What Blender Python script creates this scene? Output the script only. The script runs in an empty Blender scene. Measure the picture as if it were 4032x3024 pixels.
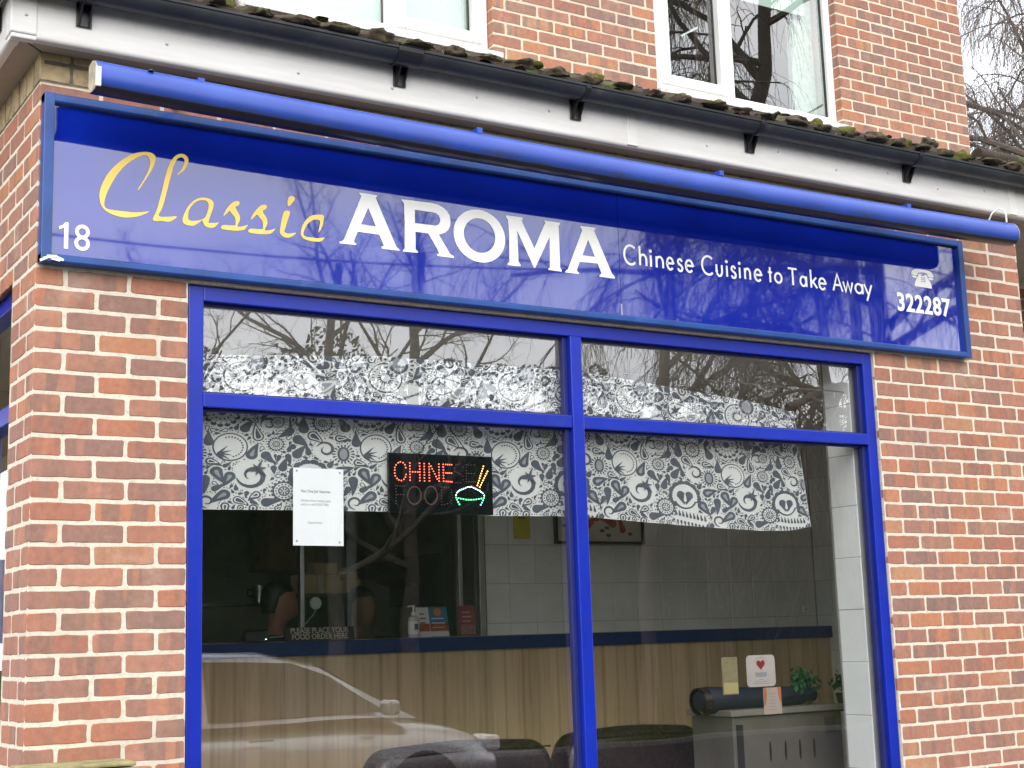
import bpy, bmesh, math, random
from mathutils import Vector, Matrix, noise
from mathutils.geometry import tessellate_polygon
SC = bpy.context.scene
COL = SC.collection
R = math.radians
# ------------------------------------------------------------------ camera
cam_d = bpy.data.cameras.new('camera')
cam = bpy.data.objects.new('camera', cam_d)
COL.objects.link(cam); SC.camera = cam
cam_d.sensor_fit = 'HORIZONTAL'; cam_d.sensor_width = 36; cam_d.lens = 51.549
cam_d.clip_start = .05; cam_d.clip_end = 2000
_yaw, _pit, _rol = 0.553312, 0.172415, -0.031649
_F = Vector((math.sin(_yaw)*math.cos(_pit), math.cos(_yaw)*math.cos(_pit), math.sin(_pit)))
_R = Vector((math.cos(_yaw), -math.sin(_yaw), 0)); _U = _R.cross(_F)
_R2 = _R*math.cos(_rol) + _U*math.sin(_rol); _U2 = _U*math.cos(_rol) - _R*math.sin(_rol)
cam.matrix_world = Matrix(((_R2.x, _U2.x, -_F.x, -1.20795), (_R2.y, _U2.y, -_F.y, -5.10557), (_R2.z, _U2.z, -_F.z, 1.50601), (0, 0, 0, 1)))
# ------------------------------------------------------------------ world: overcast sky
SUN_EL, SUN_AZ = 31, 200         # degrees; azimuth clockwise from +Y (north); sun sits behind the camera
w = bpy.data.worlds.new('World'); SC.world = w; w.use_nodes = True
nt = w.node_tree; nt.nodes.clear()
def WN(t, **k):
    n = nt.nodes.new(t)
    for a, b in k.items(): setattr(n, a, b)
    return n
sky = WN('ShaderNodeTexSky', sky_type='NISHITA', sun_disc=False)
sky.sun_elevation = R(SUN_EL); sky.sun_rotation = R(SUN_AZ); sky.dust_density = 3.0; sky.air_density = 1.0
tc = WN('ShaderNodeTexCoord')
mp = WN('ShaderNodeMapping'); mp.inputs['Scale'].default_value = (1, 1, 2.6)
nz = WN('ShaderNodeTexNoise'); nz.inputs['Scale'].default_value = 2.2; nz.inputs['Detail'].default_value = 6; nz.inputs['Roughness'].default_value = .55
rp = WN('ShaderNodeValToRGB'); rp.color_ramp.elements[0].position = .36; rp.color_ramp.elements[0].color = (12.5, 13.2, 14.6, 1)
rp.color_ramp.elements[1].position = .62; rp.color_ramp.elements[1].color = (19.5, 19.6, 19.6, 1)
mx = WN('ShaderNodeMix', data_type='RGBA'); mx.inputs[0].default_value = .88
bg = WN('ShaderNodeBackground'); bg.inputs['Strength'].default_value = .15
wo = WN('ShaderNodeOutputWorld')
L = nt.links.new
L(tc.outputs['Generated'], mp.inputs[0]); L(mp.outputs[0], nz.inputs['Vector']); L(nz.outputs[0], rp.inputs[0])
L(sky.outputs[0], mx.inputs[6]); L(rp.outputs[0], mx.inputs[7]); L(mx.outputs[2], bg.inputs[0]); L(bg.outputs[0], wo.inputs[0])
sd = bpy.data.lights.new('sun', 'SUN'); sd.energy = 1.5; sd.angle = R(40); sd.color = (1, .96, .9)
so = bpy.data.objects.new('sun', sd); COL.objects.link(so)
_sd = Vector((math.sin(R(SUN_AZ))*math.cos(R(SUN_EL)), math.cos(R(SUN_AZ))*math.cos(R(SUN_EL)), math.sin(R(SUN_EL))))
so.rotation_euler = _sd.to_track_quat('Z', 'Y').to_euler(); so.location = (0, -10, 20)
SC.view_settings.view_transform = 'Standard'; SC.view_settings.look = 'None'
SC.view_settings.exposure = 0.28; SC.view_settings.gamma = 1
SC.cycles.max_bounces = 10; SC.cycles.transparent_max_bounces = 24; SC.cycles.glossy_bounces = 6; SC.cycles.diffuse_bounces = 5
try: SC.cycles.caustics_reflective = False; SC.cycles.caustics_refractive = False
except Exception: pass

# ------------------------------------------------------------------ helpers
def link(o, parent=None):
    COL.objects.link(o)
    if parent is not None: o.parent = parent
    return o
def thing(name, label, cat, group=None, kind=None, parent=None, loc=(0, 0, 0)):
    o = bpy.data.objects.new(name, None); link(o, parent); o.location = loc
    return tag(o, label, cat, group, kind)
def tag(o, label=None, cat=None, group=None, kind=None):
    if label: o['label'] = label
    if cat: o['category'] = cat
    if group: o['group'] = group
    if kind: o['kind'] = kind
    return o
class MB:
    def __init__(s): s.v = []; s.f = []; s.m = []; s.c = None
    def add(s, vs, fs, mi=0):
        b = len(s.v); s.v += [tuple(v) for v in vs]
        s.f += [tuple(i+b for i in f) for f in fs]; s.m += [mi]*len(fs)
        return s
    def box(s, x0, x1, y0, y1, z0, z1, mi=0):
        return s.add([(x0,y0,z0),(x1,y0,z0),(x1,y1,z0),(x0,y1,z0),(x0,y0,z1),(x1,y0,z1),(x1,y1,z1),(x0,y1,z1)],
              [(0,3,2,1),(4,5,6,7),(0,1,5,4),(1,2,6,5),(2,3,7,6),(3,0,4,7)], mi)
    def obox(s, c, d, sx, sy, sz, up=(0,0,1), mi=0):
        """box centred c, long axis d"""
        d = Vector(d).normalized(); u = Vector(up)
        r = d.cross(u).normalized(); u = r.cross(d)
        c = Vector(c); vs = []
        for a in (-1, 1):
            for b, e in ((-1,-1),(1,-1),(1,1),(-1,1)):
                vs.append(c + d*a*sx/2 + r*b*sy/2 + u*e*sz/2)
        return s.add(vs, [(0,1,2,3),(7,6,5,4),(0,4,5,1),(1,5,6,2),(2,6,7,3),(3,7,4,0)], mi)
    def prism_x(s, prof, x0, x1, mi=0, caps=True):
        """prof: closed (y,z) loop, extruded along x"""
        n = len(prof); b = [(x0, y, z) for y, z in prof] + [(x1, y, z) for y, z in prof]
        f = [(i, (i+1) % n, n+(i+1) % n, n+i) for i in range(n)]
        if caps: f += [tuple(range(n-1, -1, -1)), tuple(range(n, 2*n))]
        return s.add(b, f, mi)
    def prism_y(s, prof, y0, y1, mi=0, caps=True):
        n = len(prof); b = [(x, y0, z) for x, z in prof] + [(x, y1, z) for x, z in prof]
        f = [((i+1) % n, i, n+i, n+(i+1) % n) for i in range(n)]
        if caps: f += [tuple(range(n)), tuple(range(2*n-1, n-1, -1))]
        return s.add(b, f, mi)
    def lathe(s, prof, c=(0,0,0), n=20, mi=0, axis='z'):
        vs = []; m = len(prof)
        for i in range(n):
            a = 2*math.pi*i/n
            for r, h in prof:
                p = (r*math.cos(a), r*math.sin(a), h)
                if axis == 'y': p = (p[0], p[2], p[1])
                if axis == 'x': p = (p[2], p[0], p[1])
                vs.append((c[0]+p[0], c[1]+p[1], c[2]+p[2]))
        fs = []
        for i in range(n):
            j = (i+1) % n
            for k in range(m-1): fs.append((i*m+k, j*m+k, j*m+k+1, i*m+k+1))
        return s.add(vs, fs, mi)
    def tube(s, pts, rad, n=8, mi=0, caps=True):
        pts = [Vector(p) for p in pts]; rs = rad if isinstance(rad, (list, tuple)) else [rad]*len(pts)
        t0 = (pts[1]-pts[0]).normalized(); u = t0.orthogonal().normalized(); vs = []
        for i, p in enumerate(pts):
            t = (pts[min(i+1, len(pts)-1)] - pts[max(i-1, 0)])
            t = t.normalized() if t.length > 1e-9 else t0
            u = (u - t*u.dot(t)); u = u.normalized() if u.length > 1e-6 else t.orthogonal().normalized()
            q = t.cross(u)
            for k in range(n):
                a = 2*math.pi*k/n; vs.append(p + (u*math.cos(a) + q*math.sin(a))*rs[i])
        fs = [(i*n+k, i*n+(k+1) % n, (i+1)*n+(k+1) % n, (i+1)*n+k) for i in range(len(pts)-1) for k in range(n)]
        if caps: fs += [tuple(range(n-1, -1, -1)), tuple((len(pts)-1)*n+k for k in range(n))]
        return s.add(vs, fs, mi)
    def build(s, name, mats, parent=None, smooth=False, bevel=0, sharp=35):
        me = bpy.data.meshes.new(name); me.from_pydata(s.v, [], s.f)
        if not isinstance(mats, (list, tuple)): mats = [mats]
        for m in mats: me.materials.append(m)
        me.polygons.foreach_set('material_index', s.m)
        if smooth:
            me.polygons.foreach_set('use_smooth', [True]*len(me.polygons))
            try: me.set_sharp_from_angle(angle=R(sharp))
            except Exception: pass
        me.update()
        o = bpy.data.objects.new(name, me); link(o, parent)
        if bevel:
            b = o.modifiers.new('bevel', 'BEVEL'); b.width = bevel; b.segments = 2; b.limit_method = 'ANGLE'; b.angle_limit = R(40)
            b.harden_normals = False
        return o
def shape(mb, loops, y, th=.0012, mp=None, mi=0):
    """flat cut-out in the x/z plane facing -y, with holes, thickness th going forward from y"""
    segs = [[Vector((a, b, 0)) for a, b in l] for l in loops]
    tris = tessellate_polygon(segs)
    flat = [p for l in loops for p in l]; n = len(flat)
    vs = [(a, y-th, b) for a, b in flat] + [(a, y, b) for a, b in flat]
    fs = []
    for t in tris:
        a, b, c = [Vector(flat[i]) for i in t]
        cr = (b-a).x*(c-a).y - (b-a).y*(c-a).x
        fs.append(tuple(t) if cr > 0 else (t[0], t[2], t[1]))
    o = 0
    for l in loops:
        m = len(l)
        for i in range(m): fs.append((o+i, o+(i+1) % m, n+o+(i+1) % m, n+o+i))
        o += m
    mb.add(vs, fs, mi)
def catmull(p, n=5, closed=True):
    out = []; m = len(p)
    rng = range(m) if closed else range(m-1)
    for i in rng:
        g = (lambda k: p[k % m]) if closed else (lambda k: p[max(0, min(m-1, k))])
        p0, p1, p2, p3 = g(i-1), g(i), g(i+1), g(i+2)
        for k in range(n):
            t = k/n; t2 = t*t; t3 = t2*t
            out.append(tuple(.5*((2*p1[j]) + (-p0[j]+p2[j])*t + (2*p0[j]-5*p1[j]+4*p2[j]-p3[j])*t2 + (-p0[j]+3*p1[j]-3*p2[j]+p3[j])*t3) for j in range(2)))
    if not closed: out.append(tuple(p[-1]))
    return out
def ribbon(pts, w):
    """outline polygon of an open polyline with width w (or list)"""
    n = len(pts); Lf, Rt = [], []
    for i, p in enumerate(pts):
        a = Vector(pts[max(i-1, 0)]); b = Vector(pts[min(i+1, n-1)]); t = (b-a)
        t = t.normalized() if t.length > 1e-9 else Vector((1, 0))
        nn = Vector((-t.y, t.x)); ww = (w[i] if isinstance(w, (list, tuple)) else w)/2
        k = 1
        if 0 < i < n-1:
            d1 = (Vector(p)-a).normalized(); k = 1/max(.6, abs(nn.dot(Vector((-d1.y, d1.x)))))
        Lf.append(tuple(Vector(p)+nn*ww*k)); Rt.append(tuple(Vector(p)-nn*ww*k))
    return Lf + Rt[::-1]
def ell(cx, cy, rx, ry, n=28, a0=0, a1=360, end=False):
    m = n+1 if end else n
    return [(cx+rx*math.cos(R(a0+(a1-a0)*i/n)), cy+ry*math.sin(R(a0+(a1-a0)*i/n))) for i in range(m)]
def text_mesh(name, body, size, loc, mat, parent=None, sx=1.0, offset=0, align='CENTER', ext=.0008, spacing=1.0, rot=(90, 0, 0), line=1.0):
    cu = bpy.data.curves.new(name, 'FONT'); cu.body = body; cu.size = size; cu.align_x = align; cu.align_y = 'BOTTOM_BASELINE' if '\n' not in body else 'TOP'
    cu.extrude = ext; cu.offset = offset; cu.space_character = spacing; cu.resolution_u = 4; cu.space_line = line
    ob = bpy.data.objects.new(name, cu); COL.objects.link(ob); bpy.context.view_layer.update()
    dg = bpy.context.evaluated_depsgraph_get()
    me = bpy.data.meshes.new_from_object(ob.evaluated_get(dg)); me.name = name
    bpy.data.objects.remove(ob); bpy.data.curves.remove(cu)
    me.transform(Matrix.Diagonal((sx, 1, 1, 1))); me.materials.clear(); me.materials.append(mat)
    o = bpy.data.objects.new(name, me); link(o, parent); o.location = loc; o.rotation_euler = tuple(R(a) for a in rot)
    return o

# ------------------------------------------------------------------ materials
class NM:
    def __init__(s, name):
        s.m = bpy.data.materials.new(name); s.m.use_nodes = True; s.t = s.m.node_tree
        s.b = s.t.nodes['Principled BSDF']; s.out = s.t.nodes['Material Output']
        s.tc = s.n('ShaderNodeTexCoord'); s.geo = None
    def n(s, t, **k):
        n = s.t.nodes.new(t)
        for a, b in k.items(): setattr(n, a, b)
        return n
    def l(s, a, b): s.t.links.new(a, b)
    def noise(s, scale, detail=4, rough=.55, vec=None, dims='3D', dist=0):
        n = s.n('ShaderNodeTexNoise', noise_dimensions=dims); n.inputs['Scale'].default_value = scale
        n.inputs['Detail'].default_value = detail; n.inputs['Roughness'].default_value = rough; n.inputs['Distortion'].default_value = dist
        if dims != '1D': s.l(vec if vec is not None else s.tc.outputs['Object'], n.inputs['Vector'])
        return n
    def ramp(s, fac, stops, interp='LINEAR'):
        r = s.n('ShaderNodeValToRGB'); r.color_ramp.interpolation = interp
        e = r.color_ramp.elements
        while len(e) < len(stops): e.new(.5)
        for i, (p, c) in enumerate(stops):
            e[i].position = p; e[i].color = tuple(c)+(1,) if len(c) == 3 else c
        s.l(fac, r.inputs[0]); return r
    def mix(s, f, a, b, mode='MIX'):
        m = s.n('ShaderNodeMix', data_type='RGBA', blend_type=mode)
        for i, v in ((0, f), (6, a), (7, b)):
            if isinstance(v, (int, float)): m.inputs[i].default_value = v
            elif isinstance(v, tuple): m.inputs[i].default_value = v+(1,) if len(v) == 3 else v
            else: s.l(v, m.inputs[i])
        return m.outputs[2]
    def math(s, op, a, b=None, clamp=False):
        m = s.n('ShaderNodeMath', operation=op, use_clamp=clamp)
        for i, v in ((0, a), (1, b)):
            if v is None: continue
            if isinstance(v, (int, float)): m.inputs[i].default_value = v
            else: s.l(v, m.inputs[i])
        return m.outputs[0]
    def bump(s, h, strength=.3, dist=.002):
        b = s.n('ShaderNodeBump'); b.inputs['Strength'].default_value = strength; b.inputs['Distance'].default_value = dist
        s.l(h, b.inputs['Height']); s.l(b.outputs[0], s.b.inputs['Normal']); return b
    def col(s, c):
        if isinstance(c, tuple): s.b.inputs['Base Color'].default_value = c+(1,)
        else: s.l(c, s.b.inputs['Base Color'])
def simple(name, c, rough=.5, metal=0, var=.12, scale=8, spec=None, bump=0, bscale=60, coat=0, dirt=None):
    m = NM(name); n = m.noise(scale, 5)
    lo = tuple(x*(1-var) for x in c); hi = tuple(min(1, x*(1+var)) for x in c)
    cc = m.ramp(n.outputs[0], [(.3, lo), (.7, hi)]).outputs[0]
    if dirt:
        d = m.noise(dirt[1], 7, .7); f = m.ramp(d.outputs[0], [(dirt[2], (0,0,0)), (dirt[2]+.12, (1,1,1))]).outputs[0]
        cc = m.mix(m.math('MULTIPLY', f, dirt[3]), cc, dirt[0])
    m.col(cc); m.b.inputs['Roughness'].default_value = rough; m.b.inputs['Metallic'].default_value = metal
    rn = m.noise(scale*3, 4); rr = m.n('ShaderNodeMapRange'); rr.inputs[3].default_value = max(.02, rough*.8); rr.inputs[4].default_value = min(1, rough*1.2)
    m.l(rn.outputs[0], rr.inputs[0]); m.l(rr.outputs[0], m.b.inputs['Roughness'])
    if spec is not None: m.b.inputs['IOR'].default_value = spec
    if coat: m.b.inputs['Coat Weight'].default_value = coat; m.b.inputs['Coat Roughness'].default_value = .03
    if bump: m.bump(m.noise(bscale, 5).outputs[0], bump, .003)
    return m.m
def emis(name, c, st):
    m = NM(name); m.col(tuple(min(1, x) for x in c)); m.b.inputs['Emission Color'].default_value = c+(1,); m.b.inputs['Emission Strength'].default_value = st
    return m.m
def brick_mat(name, hue=(1,1,1)):
    m = NM(name); at = m.n('ShaderNodeAttribute', attribute_name='bk'); sp = m.n('ShaderNodeSeparateColor'); m.l(at.outputs['Color'], sp.inputs[0])
    r, g, b = sp.outputs[0], sp.outputs[1], sp.outputs[2]
    base = m.ramp(r, [(0, (.44,.200,.115)), (.2, (.40,.172,.108)), (.38, (.34,.152,.108)), (.55, (.40,.195,.135)), (.72, (.33,.172,.132)), (.88, (.26,.155,.128)), (1, (.46,.235,.135))]).outputs[0]
    ps = m.n('ShaderNodeSeparateXYZ'); m.l(m.tc.outputs['Object'], ps.inputs[0])
    u = m.math('ADD', ps.outputs[0], ps.outputs[1])
    uu = m.math('ADD', m.math('MULTIPLY', u, 9.0), m.math('MULTIPLY', g, 91.7))
    cv = m.n('ShaderNodeCombineXYZ'); m.l(uu, cv.inputs[0]); m.l(m.math('MULTIPLY', ps.outputs[2], 1.1), cv.inputs[2])
    bn = m.noise(1.25, 2.2, .5, cv.outputs[0])
    band = m.ramp(bn.outputs[0], [(.50, (0,0,0)), (.545, (1,1,1))]).outputs[0]
    bf = m.math('MULTIPLY', band, m.math('MULTIPLY', b, .75))
    base = m.mix(bf, base, (.225,.145,.122))
    bn2 = m.noise(1.7, 2, .5, cv.outputs[0]); band2 = m.ramp(bn2.outputs[0], [(.60, (0,0,0)), (.63, (1,1,1))]).outputs[0]
    base = m.mix(m.math('MULTIPLY', band2, .35), base, (.48,.21,.12))
    mot = m.noise(38, 6, .65); base = m.mix(.55, base, m.ramp(mot.outputs[0], [(.3, (.68,.66,.64)), (.7, (1.2,1.18,1.16))]).outputs[0], 'MULTIPLY')
    pit = m.noise(120, 3, .6); pf = m.ramp(pit.outputs[0], [(.68, (0,0,0)), (.73, (1,1,1))]).outputs[0]
    base = m.mix(m.math('MULTIPLY', pf, m.math('MULTIPLY', b, .8)), base, (.05,.035,.03))
    big = m.noise(1.6, 4, .6); base = m.mix(.35, base, m.ramp(big.outputs[0], [(.3, (.78,.76,.74)), (.7, (1.1,1.08,1.06))]).outputs[0], 'MULTIPLY')
    if hue != (1,1,1): base = m.mix(1.0, base, hue, 'MULTIPLY')
    st = m.noise(3.1, 8, .72); sf = m.ramp(st.outputs[0], [(.56, (0,0,0)), (.66, (1,1,1))]).outputs[0]
    base = m.mix(m.math('MULTIPLY', sf, .30), base, (.50,.40,.32))
    eff = m.noise(55, 6, .8); ef = m.ramp(eff.outputs[0], [(.66, (0,0,0)), (.72, (1,1,1))]).outputs[0]
    base = m.mix(m.math('MULTIPLY', ef, .30), base, (.58,.40,.28))
    m.col(base); m.b.inputs['Roughness'].default_value = .88; m.b.inputs['IOR'].default_value = 1.35
    hb = m.mix(.5, m.noise(70, 8, .7).outputs[0], m.math('SUBTRACT', 1.0, pf)); m.bump(hb, .5, .0035)
    return m.m
def mortar_mat(name, c, dark):
    m = NM(name); n1 = m.noise(45, 7, .7); n2 = m.noise(2.2, 5, .6)
    cc = m.ramp(n1.outputs[0], [(.25, dark), (.5, c), (.8, tuple(min(1, x*1.08) for x in c))]).outputs[0]
    cc = m.mix(m.ramp(n2.outputs[0], [(.5, (0,0,0)), (.75, (1,1,1))]).outputs[0], cc, tuple(x*.74 for x in c))
    m.col(cc); m.b.inputs['Roughness'].default_value = .95; m.bump(m.noise(110, 8, .75).outputs[0], .8, .004)
    return m.m
M = {}
M['brick'] = brick_mat('red brick'); M['brick_up'] = brick_mat('upper brick', (1.0,1.04,1.06))
M['buff'] = simple('buff brick', (.46,.35,.2), .9, var=.3, scale=14, bump=.5, bscale=90, dirt=((.12,.09,.06), 12, .5, .5))
M['mortar'] = mortar_mat('pale mortar', (.67,.60,.49), (.42,.37,.29)); M['mortar_up'] = mortar_mat('upper mortar', (.68,.58,.45), (.48,.40,.31))
M['greymortar'] = mortar_mat('grey mortar', (.22,.19,.15), (.12,.10,.08))
M['blue'] = simple('blue frame paint', (.002,.018,.33), .34, var=.16, scale=3, spec=1.5, bump=.08, bscale=25, dirt=((.012,.04,.27), 9, .6, .4))
M['blue_dark'] = simple('blue rebate', (.006,.012,.12), .5, var=.2)
M['signframe'] = simple('sign frame paint', (.010,.055,.24), .3, var=.22, scale=6, bump=.06, bscale=30, dirt=((.12,.2,.35), 7, .62, .35))
def sign_mat():
    m = NM('blue acrylic sign face'); n = m.noise(2.5, 4); c = m.ramp(n.outputs[0], [(.3, (.002,.012,.25)), (.7, (.003,.018,.31))]).outputs[0]
    sp = m.noise(190, 2, .5); f = m.ramp(sp.outputs[0], [(.765, (0,0,0)), (.79, (1,1,1))]).outputs[0]
    m.col(m.mix(m.math('MULTIPLY', f, .5), c, (.3,.34,.5))); m.b.inputs['Roughness'].default_value = .045; m.b.inputs['IOR'].default_value = 1.5
    m.b.inputs['Coat Weight'].default_value = 1; m.b.inputs['Coat IOR'].default_value = 1.72; m.b.inputs['Coat Roughness'].default_value = .02
    mm = m.n('ShaderNodeMapping'); mm.inputs['Scale'].default_value = (5, 1, 1.6); m.l(m.tc.outputs['Object'], mm.inputs[0])
    m.bump(m.noise(1.3, 2, .4, mm.outputs[0]).outputs[0], .10, .02); return m.m
M['signface'] = sign_mat()
M['gold'] = simple('yellow vinyl', (.86,.60,.13), .4, var=.03); M['white_vinyl'] = simple('white vinyl', (.86,.86,.84), .35, var=.02)
def tube_mat():
    m = NM('blue trough light casing'); n = m.noise(5, 5); c = m.ramp(n.outputs[0], [(.3, (.018,.052,.30)), (.7, (.028,.072,.38))]).outputs[0]
    ps = m.n('ShaderNodeSeparateXYZ'); m.l(m.tc.outputs['Object'], ps.inputs[0])
    low = m.ramp(ps.outputs[2], [(0, (1,1,1)), (1, (0,0,0))]); 
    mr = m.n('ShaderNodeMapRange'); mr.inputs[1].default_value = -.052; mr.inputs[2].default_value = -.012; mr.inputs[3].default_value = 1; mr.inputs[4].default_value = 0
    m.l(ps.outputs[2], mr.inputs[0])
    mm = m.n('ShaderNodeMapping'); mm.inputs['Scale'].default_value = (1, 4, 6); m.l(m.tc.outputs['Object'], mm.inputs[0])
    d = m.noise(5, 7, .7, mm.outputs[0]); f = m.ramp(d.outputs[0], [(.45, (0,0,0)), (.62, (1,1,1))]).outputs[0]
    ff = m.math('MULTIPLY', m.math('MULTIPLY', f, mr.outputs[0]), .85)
    m.col(m.mix(ff, c, (.035,.045,.035))); m.b.inputs['Roughness'].default_value = .38; m.bump(m.noise(60, 4).outputs[0], .06, .002); return m.m
M['tube'] = tube_mat()
M['upvc'] = simple('white upvc', (.80,.80,.78), .35, var=.03, scale=5)
def fascia_mat():
    m = NM('white fascia board'); mm = m.n('ShaderNodeMapping'); mm.inputs['Scale'].default_value = (.8, 1, 9); m.l(m.tc.outputs['Object'], mm.inputs[0])
    n = m.noise(3, 6, .65, mm.outputs[0]); c = m.ramp(n.outputs[0], [(.3, (.60,.59,.565)), (.6, (.70,.69,.67))]).outputs[0]
    ps = m.n('ShaderNodeSeparateXYZ'); m.l(m.tc.outputs['Object'], ps.inputs[0])
    mr = m.n('ShaderNodeMapRange'); mr.inputs[1].default_value = 3.71; mr.inputs[2].default_value = 3.80; m.l(ps.outputs[2], mr.inputs[0])
    d = m.noise(11, 7, .7); f = m.math('MULTIPLY', m.math('MULTIPLY', m.ramp(d.outputs[0], [(.35, (0,0,0)), (.65, (1,1,1))]).outputs[0], mr.outputs[0]), .55)
    m.col(m.mix(f, c, (.33,.29,.23))); m.b.inputs['Roughness'].default_value = .4; m.bump(m.noise(25, 4).outputs[0], .05, .002); return m.m
M['fascia'] = fascia_mat()
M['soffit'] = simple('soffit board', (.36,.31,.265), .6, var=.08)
M['gutter'] = simple('black gutter plastic', (.020,.024,.030), .42, var=.35, scale=4, bump=.1, bscale=40, dirt=((.10,.10,.09), 6, .58, .4))
M['black'] = simple('black plastic', (.012,.012,.014), .35, var=.2)
def tile_mat():
    m = NM('mossy clay roof tile'); n = m.noise(9, 8, .7); c = m.ramp(n.outputs[0], [(.25, (.022,.015,.012)), (.5, (.042,.028,.019)), (.75, (.075,.052,.036))]).outputs[0]
    g = m.noise(5, 7, .75); c = m.mix(m.ramp(g.outputs[0], [(.52, (0,0,0)), (.6, (1,1,1))]).outputs[0], c, (.075,.085,.02))
    l = m.noise(26, 5, .7); c = m.mix(m.ramp(l.outputs[0], [(.66, (0,0,0)), (.7, (1,1,1))]).outputs[0], c, (.33,.32,.26))
    m.col(c); m.b.inputs['Roughness'].default_value = .97; m.bump(m.noise(40, 8, .75).outputs[0], 1.0, .008); return m.m
M['tile'] = tile_mat()
def moss_mat():
    m = NM('moss'); n = m.noise(14, 6, .7); c = m.ramp(n.outputs[0], [(.2, (.03,.035,.008)), (.5, (.12,.12,.022)), (.8, (.24,.22,.05))]).outputs[0]
    m.col(c); m.b.inputs['Roughness'].default_value = 1; m.bump(m.noise(160, 5, .8).outputs[0], 1, .01); return m.m
M['moss'] = moss_mat(); M['darkmoss'] = simple('dry dark moss', (.055,.042,.022), 1, var=.7, scale=30, bump=1, bscale=120)
def glass_mat(name, ior=1.75, tint=(.99,1,.995), rough=0.0, wob=.0):
    m = NM(name); t = m.n('ShaderNodeBsdfTransparent'); t.inputs[0].default_value = tint+(1,)
    g = m.n('ShaderNodeBsdfGlossy'); g.inputs['Roughness'].default_value = rough; g.inputs['Color'].default_value = (1,1,1,1)
    ge = m.n('ShaderNodeNewGeometry'); dt = m.n('ShaderNodeVectorMath', operation='DOT_PRODUCT'); m.l(ge.outputs['Normal'], dt.inputs[0]); m.l(ge.outputs['Incoming'], dt.inputs[1])
    f0 = 2*((ior-1)/(ior+1))**2*.62; cs = m.math('ABSOLUTE', dt.outputs['Value']); fr = m.math('ADD', f0, m.math('MULTIPLY', 1-f0, m.math('POWER', m.math('SUBTRACT', 1.0, cs, True), 5.0)))
    x = m.n('ShaderNodeMixShader'); m.l(fr, x.inputs[0]); m.l(t.outputs[0], x.inputs[1]); m.l(g.outputs[0], x.inputs[2]); m.l(x.outputs[0], m.out.inputs[0])
    if wob:
        b = m.n('ShaderNodeBump'); b.inputs['Strength'].default_value = wob; b.inputs['Distance'].default_value = .02; m.l(m.noise(1.1, 1.5, .4).outputs[0], b.inputs['Height'])
        m.l(b.outputs[0], g.inputs['Normal'])
    return m.m
M['glass'] = glass_mat('shop window glass', 2.25, wob=.10); M['glass_up'] = glass_mat('upstairs glass', 2.3, (.85,.95,.92), wob=.12)
M['glass_in'] = glass_mat('hatch glass', 1.5, (.8,.84,.84))
M['alu'] = simple('aluminium', (.55,.55,.55), .35, 1, var=.15); M['steel'] = simple('steel', (.4,.41,.42), .3, 1, var=.2)
M['cloth'] = simple('cream curtain cloth', (.62,.63,.61), .9, var=.04, scale=20, bump=.2, bscale=200)
M['clothdark'] = simple('slate curtain print', (.075,.088,.110), .85, var=.18, scale=12)
M['clothmid'] = simple('grey curtain print', (.27,.285,.30), .85, var=.12, scale=12)
def wtile_mat():
    m = NM('pale grey wall tile'); n = m.noise(3, 6, .6); c = m.ramp(n.outputs[0], [(.3, (.70,.71,.68)), (.7, (.84,.85,.82))]).outputs[0]
    at = m.n('ShaderNodeAttribute', attribute_name='bk'); sp = m.n('ShaderNodeSeparateColor'); m.l(at.outputs['Color'], sp.inputs[0])
    c = m.mix(.2, c, m.ramp(sp.outputs[0], [(0, (.8,.8,.8)), (1, (1.15,1.15,1.12))]).outputs[0], 'MULTIPLY')
    m.col(c); m.b.inputs['Roughness'].default_value = .22; m.bump(m.noise(7, 3).outputs[0], .15, .003); return m.m
M['wtile'] = wtile_mat(); M['whitetile'] = simple('white reveal tile', (.82,.84,.83), .2, var=.05, scale=4)
M['grout'] = simple('tile grout', (.30,.30,.28), .9)
M['plaster'] = simple('cream ceiling paint', (.80,.80,.77), .9, var=.05); M['darkwall'] = simple('kitchen wall', (.50,.45,.38), .8, var=.25, scale=3)
def wood_mat():
    m = NM('oak laminate'); ps = m.n('ShaderNodeSeparateXYZ'); m.l(m.tc.outputs['Object'], ps.inputs[0])
    wn = m.n('ShaderNodeTexWhiteNoise', noise_dimensions='1D'); st = m.math('FLOOR', m.math('MULTIPLY', ps.outputs[0], 9.3)); m.l(st, wn.inputs['W'])
    c = m.ramp(wn.outputs['Value'], [(0, (.63,.47,.28)), (.5, (.70,.53,.325)), (1, (.79,.61,.38))]).outputs[0]
    cv = m.n('ShaderNodeCombineXYZ'); m.l(m.math('ADD', m.math('MULTIPLY', ps.outputs[0], 22), m.math('MULTIPLY', st, 3.7)), cv.inputs[0]); m.l(m.math('MULTIPLY', ps.outputs[2], 1.3), cv.inputs[2])
    g = m.noise(1.5, 5, .6, cv.outputs[0], dist=.6); c = m.mix(.75, c, m.ramp(g.outputs[0], [(.3, (.74,.70,.66)), (.5, (1,1,1)), (.7, (1.08,1.07,1.05))]).outputs[0], 'MULTIPLY')
    wv = m.n('ShaderNodeTexWave', wave_type='BANDS', bands_direction='X'); wv.inputs['Scale'].default_value = .09; wv.inputs['Distortion'].default_value = 6; wv.inputs['Detail'].default_value = 2.5; wv.inputs['Detail Scale'].default_value = .5
    m.l(cv.outputs[0], wv.inputs['Vector']); kf = m.ramp(wv.outputs['Fac'], [(.0, (1,1,1)), (.10, (0,0,0))]).outputs[0]
    c = m.mix(m.math('MULTIPLY', kf, .30), c, (.26,.16,.08)); m.col(c); m.b.inputs['Roughness'].default_value = .38; return m.m
M['wood'] = wood_mat()
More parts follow.
